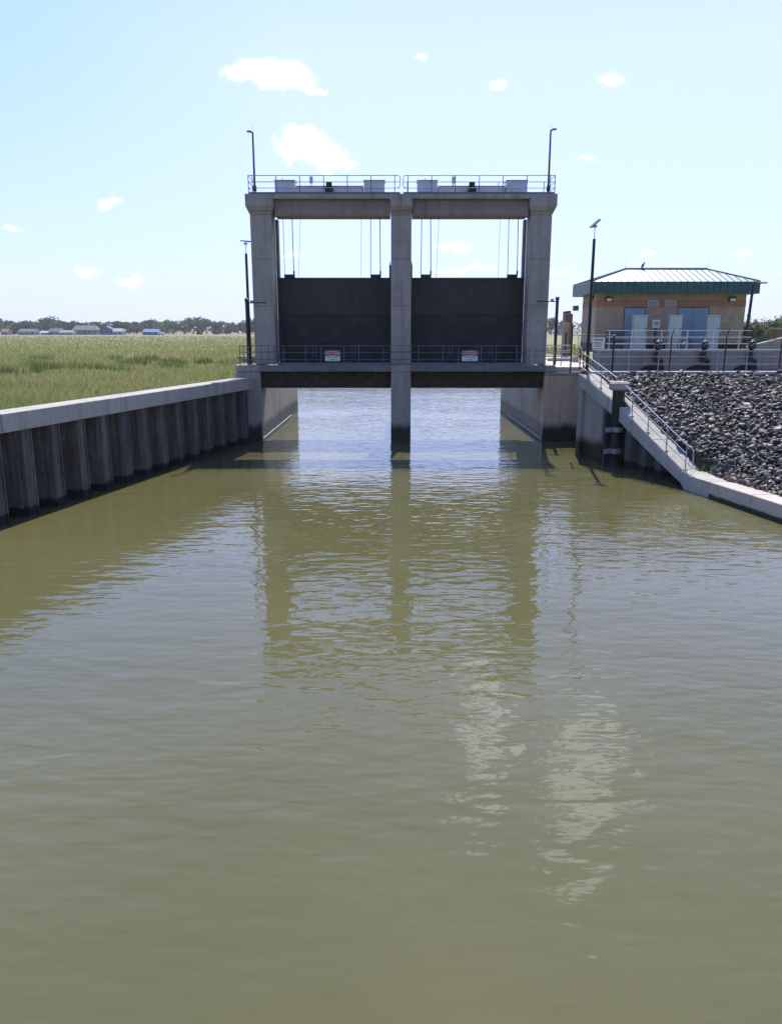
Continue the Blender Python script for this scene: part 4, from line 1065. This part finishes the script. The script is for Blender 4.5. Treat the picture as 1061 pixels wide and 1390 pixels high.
hz = MB().box(-1500, 1500, -40, 1400, -2.6, 60)
hm = bpy.data.materials.new('haze_air'); hm.use_nodes = True; hn = hm.node_tree; hn.nodes.clear()
ho = hn.nodes.new('ShaderNodeOutputMaterial'); pv_ = hn.nodes.new('ShaderNodeVolumePrincipled')
pv_.inputs['Color'].default_value = (.80,.88,1,1); pv_.inputs['Density'].default_value = .00013; pv_.inputs['Anisotropy'].default_value = .3
hn.links.new(pv_.outputs[0], ho.inputs['Volume'])
tag(hz.build('haze', hm), 'pale summer haze over the marsh', kind='stuff')
# ------------------------------------------------------------------ sky, sun, camera
SUN_AZ, SUN_EL = R(8.5), R(53.5)
world = bpy.data.worlds.new('World'); scene.world = world; world.use_nodes = True
nt = world.node_tree; nt.nodes.clear()
out = N(nt, 'ShaderNodeOutputWorld'); bg = N(nt, 'ShaderNodeBackground'); sky = N(nt, 'ShaderNodeTexSky')
sky.sky_type = 'NISHITA'; sky.sun_disc = False; sky.sun_elevation = SUN_EL; sky.sun_rotation = SUN_AZ
sky.air_density = 1.0; sky.dust_density = 1.0; sky.ozone_density = 1.0; sky.altitude = 10
bg.inputs['Strength'].default_value = .12
tc = N(nt, 'ShaderNodeTexCoord'); sep = N(nt, 'ShaderNodeSeparateXYZ'); nt.links.new(tc.outputs['Generated'], sep.inputs[0])
yc = math_n(nt, 'MAXIMUM', sep.outputs[1], .02)
px = math_n(nt, 'DIVIDE', sep.outputs[0], yc); pz = math_n(nt, 'DIVIDE', sep.outputs[2], yc)
cmb = N(nt, 'ShaderNodeCombineXYZ'); nt.links.new(px, cmb.inputs[0]); nt.links.new(pz, cmb.inputs[1])
elev = math_n(nt, 'MULTIPLY', sep.outputs[2], 1.0, True)
pale = ramp(nt, elev, [(0, (.72,.80,1.12)), (.10, (.68,.84,1.42)), (.30, (.64,.81,1.6)), (.60, (.30,.50,1.2)), (1, (.17,.33,.85))])
lf_ = math_n(nt, 'MULTIPLY', ramp(nt, math_n(nt, 'MULTIPLY', sep.outputs[0], -1.0), [(.12, g(0)), (.48, g(1))]), ramp(nt, elev, [(.05, g(0)), (.3, g(.8))]))
pale = mixc(nt, lf_, pale, (.36,.64,1.45))
pal2 = N(nt, 'ShaderNodeVectorMath'); pal2.operation = 'SCALE'; nt.links.new(pale, pal2.inputs[0]); nt.links.new(math_n(nt, 'MULTIPLY', ramp(nt, math_n(nt, 'ADD', math_n(nt, 'MULTIPLY', sep.outputs[1], .5), .5), [(0, g(.42)), (.6, g(.62)), (.93, g(1))]), .94/.12), pal2.inputs[3])
nt.links.new(mixc(nt, .85, sky.outputs[0], pal2.outputs[0]), bg.inputs['Color'])
def vm(op, a, b):
    n = N(nt, 'ShaderNodeVectorMath'); n.operation = op
    for i, x in enumerate((a, b)):
        if isinstance(x, tuple): n.inputs[i].default_value = x
        elif x is not None: nt.links.new(x, n.inputs[i])
    return n
nz = N(nt, 'ShaderNodeTexNoise'); nz.inputs['Scale'].default_value = 22; nz.inputs['Detail'].default_value = 6; nz.inputs['Roughness'].default_value = .6
nt.links.new(cmb.outputs[0], nz.inputs['Vector'])
dn = vm('SUBTRACT', nz.outputs['Color'], (.5,.5,.5)); ds = N(nt, 'ShaderNodeVectorMath'); ds.operation = 'SCALE'; nt.links.new(dn.outputs[0], ds.inputs[0]); ds.inputs[3].default_value = .045
pp = vm('ADD', cmb.outputs[0], ds.outputs[0])
def skyp(u, v):
    yy = (695-v)/1050; d = CP+yy*SP; return ((u-530.5)/1050/d, (yy*CP-SP)/d)
clouds = [(352,98,40,14,0),(388,108,38,16,0),(420,122,24,5,0),(415,188,36,14,0),(428,205,48,14,0),(455,219,30,9,0),(392,205,16,12,0),(147,274,24,8,0),(680,113,12,6,0),(795,218,18,5,0),(828,107,24,10,0),(12,307,20,5,0),(620,330,24,9,0),
          (115,370,24,6,0),(1008,347,20,6,0),(176,388,22,7,0),(650,364,34,5,0),(595,370,26,5,0),(570,80,10,6,0),(505,78,20,8,0),(477,361,20,5,0),(316,380,18,5,0),(240,383,26,8,0),(395,343,16,5,0),(90,405,40,7,0),(880,345,14,5,0),(760,366,16,5,0),(1040,405,40,12,0)]
clouds = [c_ for c_ in clouds if c_[:2] not in ((90,405),(240,383),(316,380),(1040,405),(477,361),(505,78))]
def blobs(lst, lo=.0, hi_=.75):
    cur = None
    for (u, v, rx, ry, _) in lst:
        c = skyp(u, v); k = 1/1050/(CP+(695-v)/1050*SP)
        s = vm('SUBTRACT', pp.outputs[0], (c[0],c[1],0)); s2 = vm('MULTIPLY', s.outputs[0], (1/(rx*k*1.25),1/(ry*k*1.35),0))
        ln_ = N(nt, 'ShaderNodeVectorMath'); ln_.operation = 'LENGTH'; nt.links.new(s2.outputs[0], ln_.inputs[0])
        q = math_n(nt, 'SUBTRACT', 1.0, ln_.outputs[1])
        cur = q if cur is None else math_n(nt, 'MAXIMUM', cur, q)
    nf = math_n(nt, 'MULTIPLY', math_n(nt, 'SUBTRACT', nz.outputs['Fac'], .5), 1.6)
    mr = N(nt, 'ShaderNodeMapRange'); mr.interpolation_type = 'SMOOTHSTEP'; nt.links.new(math_n(nt, 'ADD', cur, nf), mr.inputs[0])
    mr.inputs[1].default_value = lo; mr.inputs[2].default_value = hi_
    front = math_n(nt, 'GREATER_THAN', sep.outputs[1], .05)
    return math_n(nt, 'MULTIPLY', mr.outputs[0], front)
f1 = math_n(nt, 'MAXIMUM', blobs(clouds[:7]), math_n(nt, 'MULTIPLY', blobs(clouds[7:], .05, 1.1), .62))
bg2 = N(nt, 'ShaderNodeBackground'); bg2.inputs['Color'].default_value = (1,.985,.96,1); bg2.inputs['Strength'].default_value = 1.35
mx = N(nt, 'ShaderNodeMixShader'); nt.links.new(math_n(nt, 'MULTIPLY', f1, .93), mx.inputs[0]); nt.links.new(bg.outputs[0], mx.inputs[1]); nt.links.new(bg2.outputs[0], mx.inputs[2])
# brighter clouds higher up near the sun (above the frame, mirrored by the canal; the last is added for its glint)
def hi(az, el, ra, rb): return (math.tan(R(az)), math.tan(R(el))/math.cos(R(az)), ra, rb)
cur = None
for (az, el, ra, rb) in ((16.3,31.5,.075,.12),(15.0,36,.055,.06),(7.6,29,.035,.12)):
    cx_, cz_, ra, rb = hi(az, el, ra, rb)
    s = vm('SUBTRACT', pp.outputs[0], (cx_,cz_,0)); s2 = vm('MULTIPLY', s.outputs[0], (1/ra,1/rb,0))
    ln_ = N(nt, 'ShaderNodeVectorMath'); ln_.operation = 'LENGTH'; nt.links.new(s2.outputs[0], ln_.inputs[0])
    q = math_n(nt, 'SUBTRACT', 1.0, ln_.outputs[1]); cur = q if cur is None else math_n(nt, 'MAXIMUM', cur, q)
mr = N(nt, 'ShaderNodeMapRange'); mr.interpolation_type = 'SMOOTHSTEP'
nt.links.new(math_n(nt, 'ADD', cur, math_n(nt, 'MULTIPLY', math_n(nt, 'SUBTRACT', nz.outputs['Fac'], .5), 2.6)), mr.inputs[0]); mr.inputs[1].default_value = .1; mr.inputs[2].default_value = .6
bg3 = N(nt, 'ShaderNodeBackground'); bg3.inputs['Color'].default_value = (.88,.93,1.15,1); bg3.inputs['Strength'].default_value = 2.0
mx2 = N(nt, 'ShaderNodeMixShader'); nt.links.new(math_n(nt, 'MULTIPLY', mr.outputs[0], math_n(nt, 'GREATER_THAN', sep.outputs[1], .05)), mx2.inputs[0])
nt.links.new(mx.outputs[0], mx2.inputs[1]); nt.links.new(bg3.outputs[0], mx2.inputs[2]); nt.links.new(mx2.outputs[0], out.inputs[0])

sd = bpy.data.lights.new('Sun', 'SUN'); sd.energy = 5.0; sd.angle = R(.5); sd.color = (1,.93,.82)
so = bpy.data.objects.new('Sun', sd); C.objects.link(so); so.location = (10,60,60)
d = Vector((math.sin(SUN_AZ)*math.cos(SUN_EL), math.cos(SUN_AZ)*math.cos(SUN_EL), math.sin(SUN_EL)))
so.rotation_euler = d.to_track_quat('Z', 'Y').to_euler()

cd = bpy.data.cameras.new('Camera'); co = bpy.data.objects.new('Camera', cd); C.objects.link(co)
cd.sensor_fit = 'HORIZONTAL'; cd.sensor_width = 36; cd.lens = 1050/1061*36; cd.clip_end = 8000; cd.clip_start = .1
co.location = (0,0,H); co.rotation_euler = (math.pi/2-PITCH, 0, 0); scene.camera = co
scene.view_settings.view_transform = 'Standard'; scene.view_settings.look = 'None'; scene.view_settings.exposure = 0.32
scene.cycles.max_bounces = 8; scene.cycles.caustics_reflective = False; scene.cycles.sample_clamp_indirect = 6
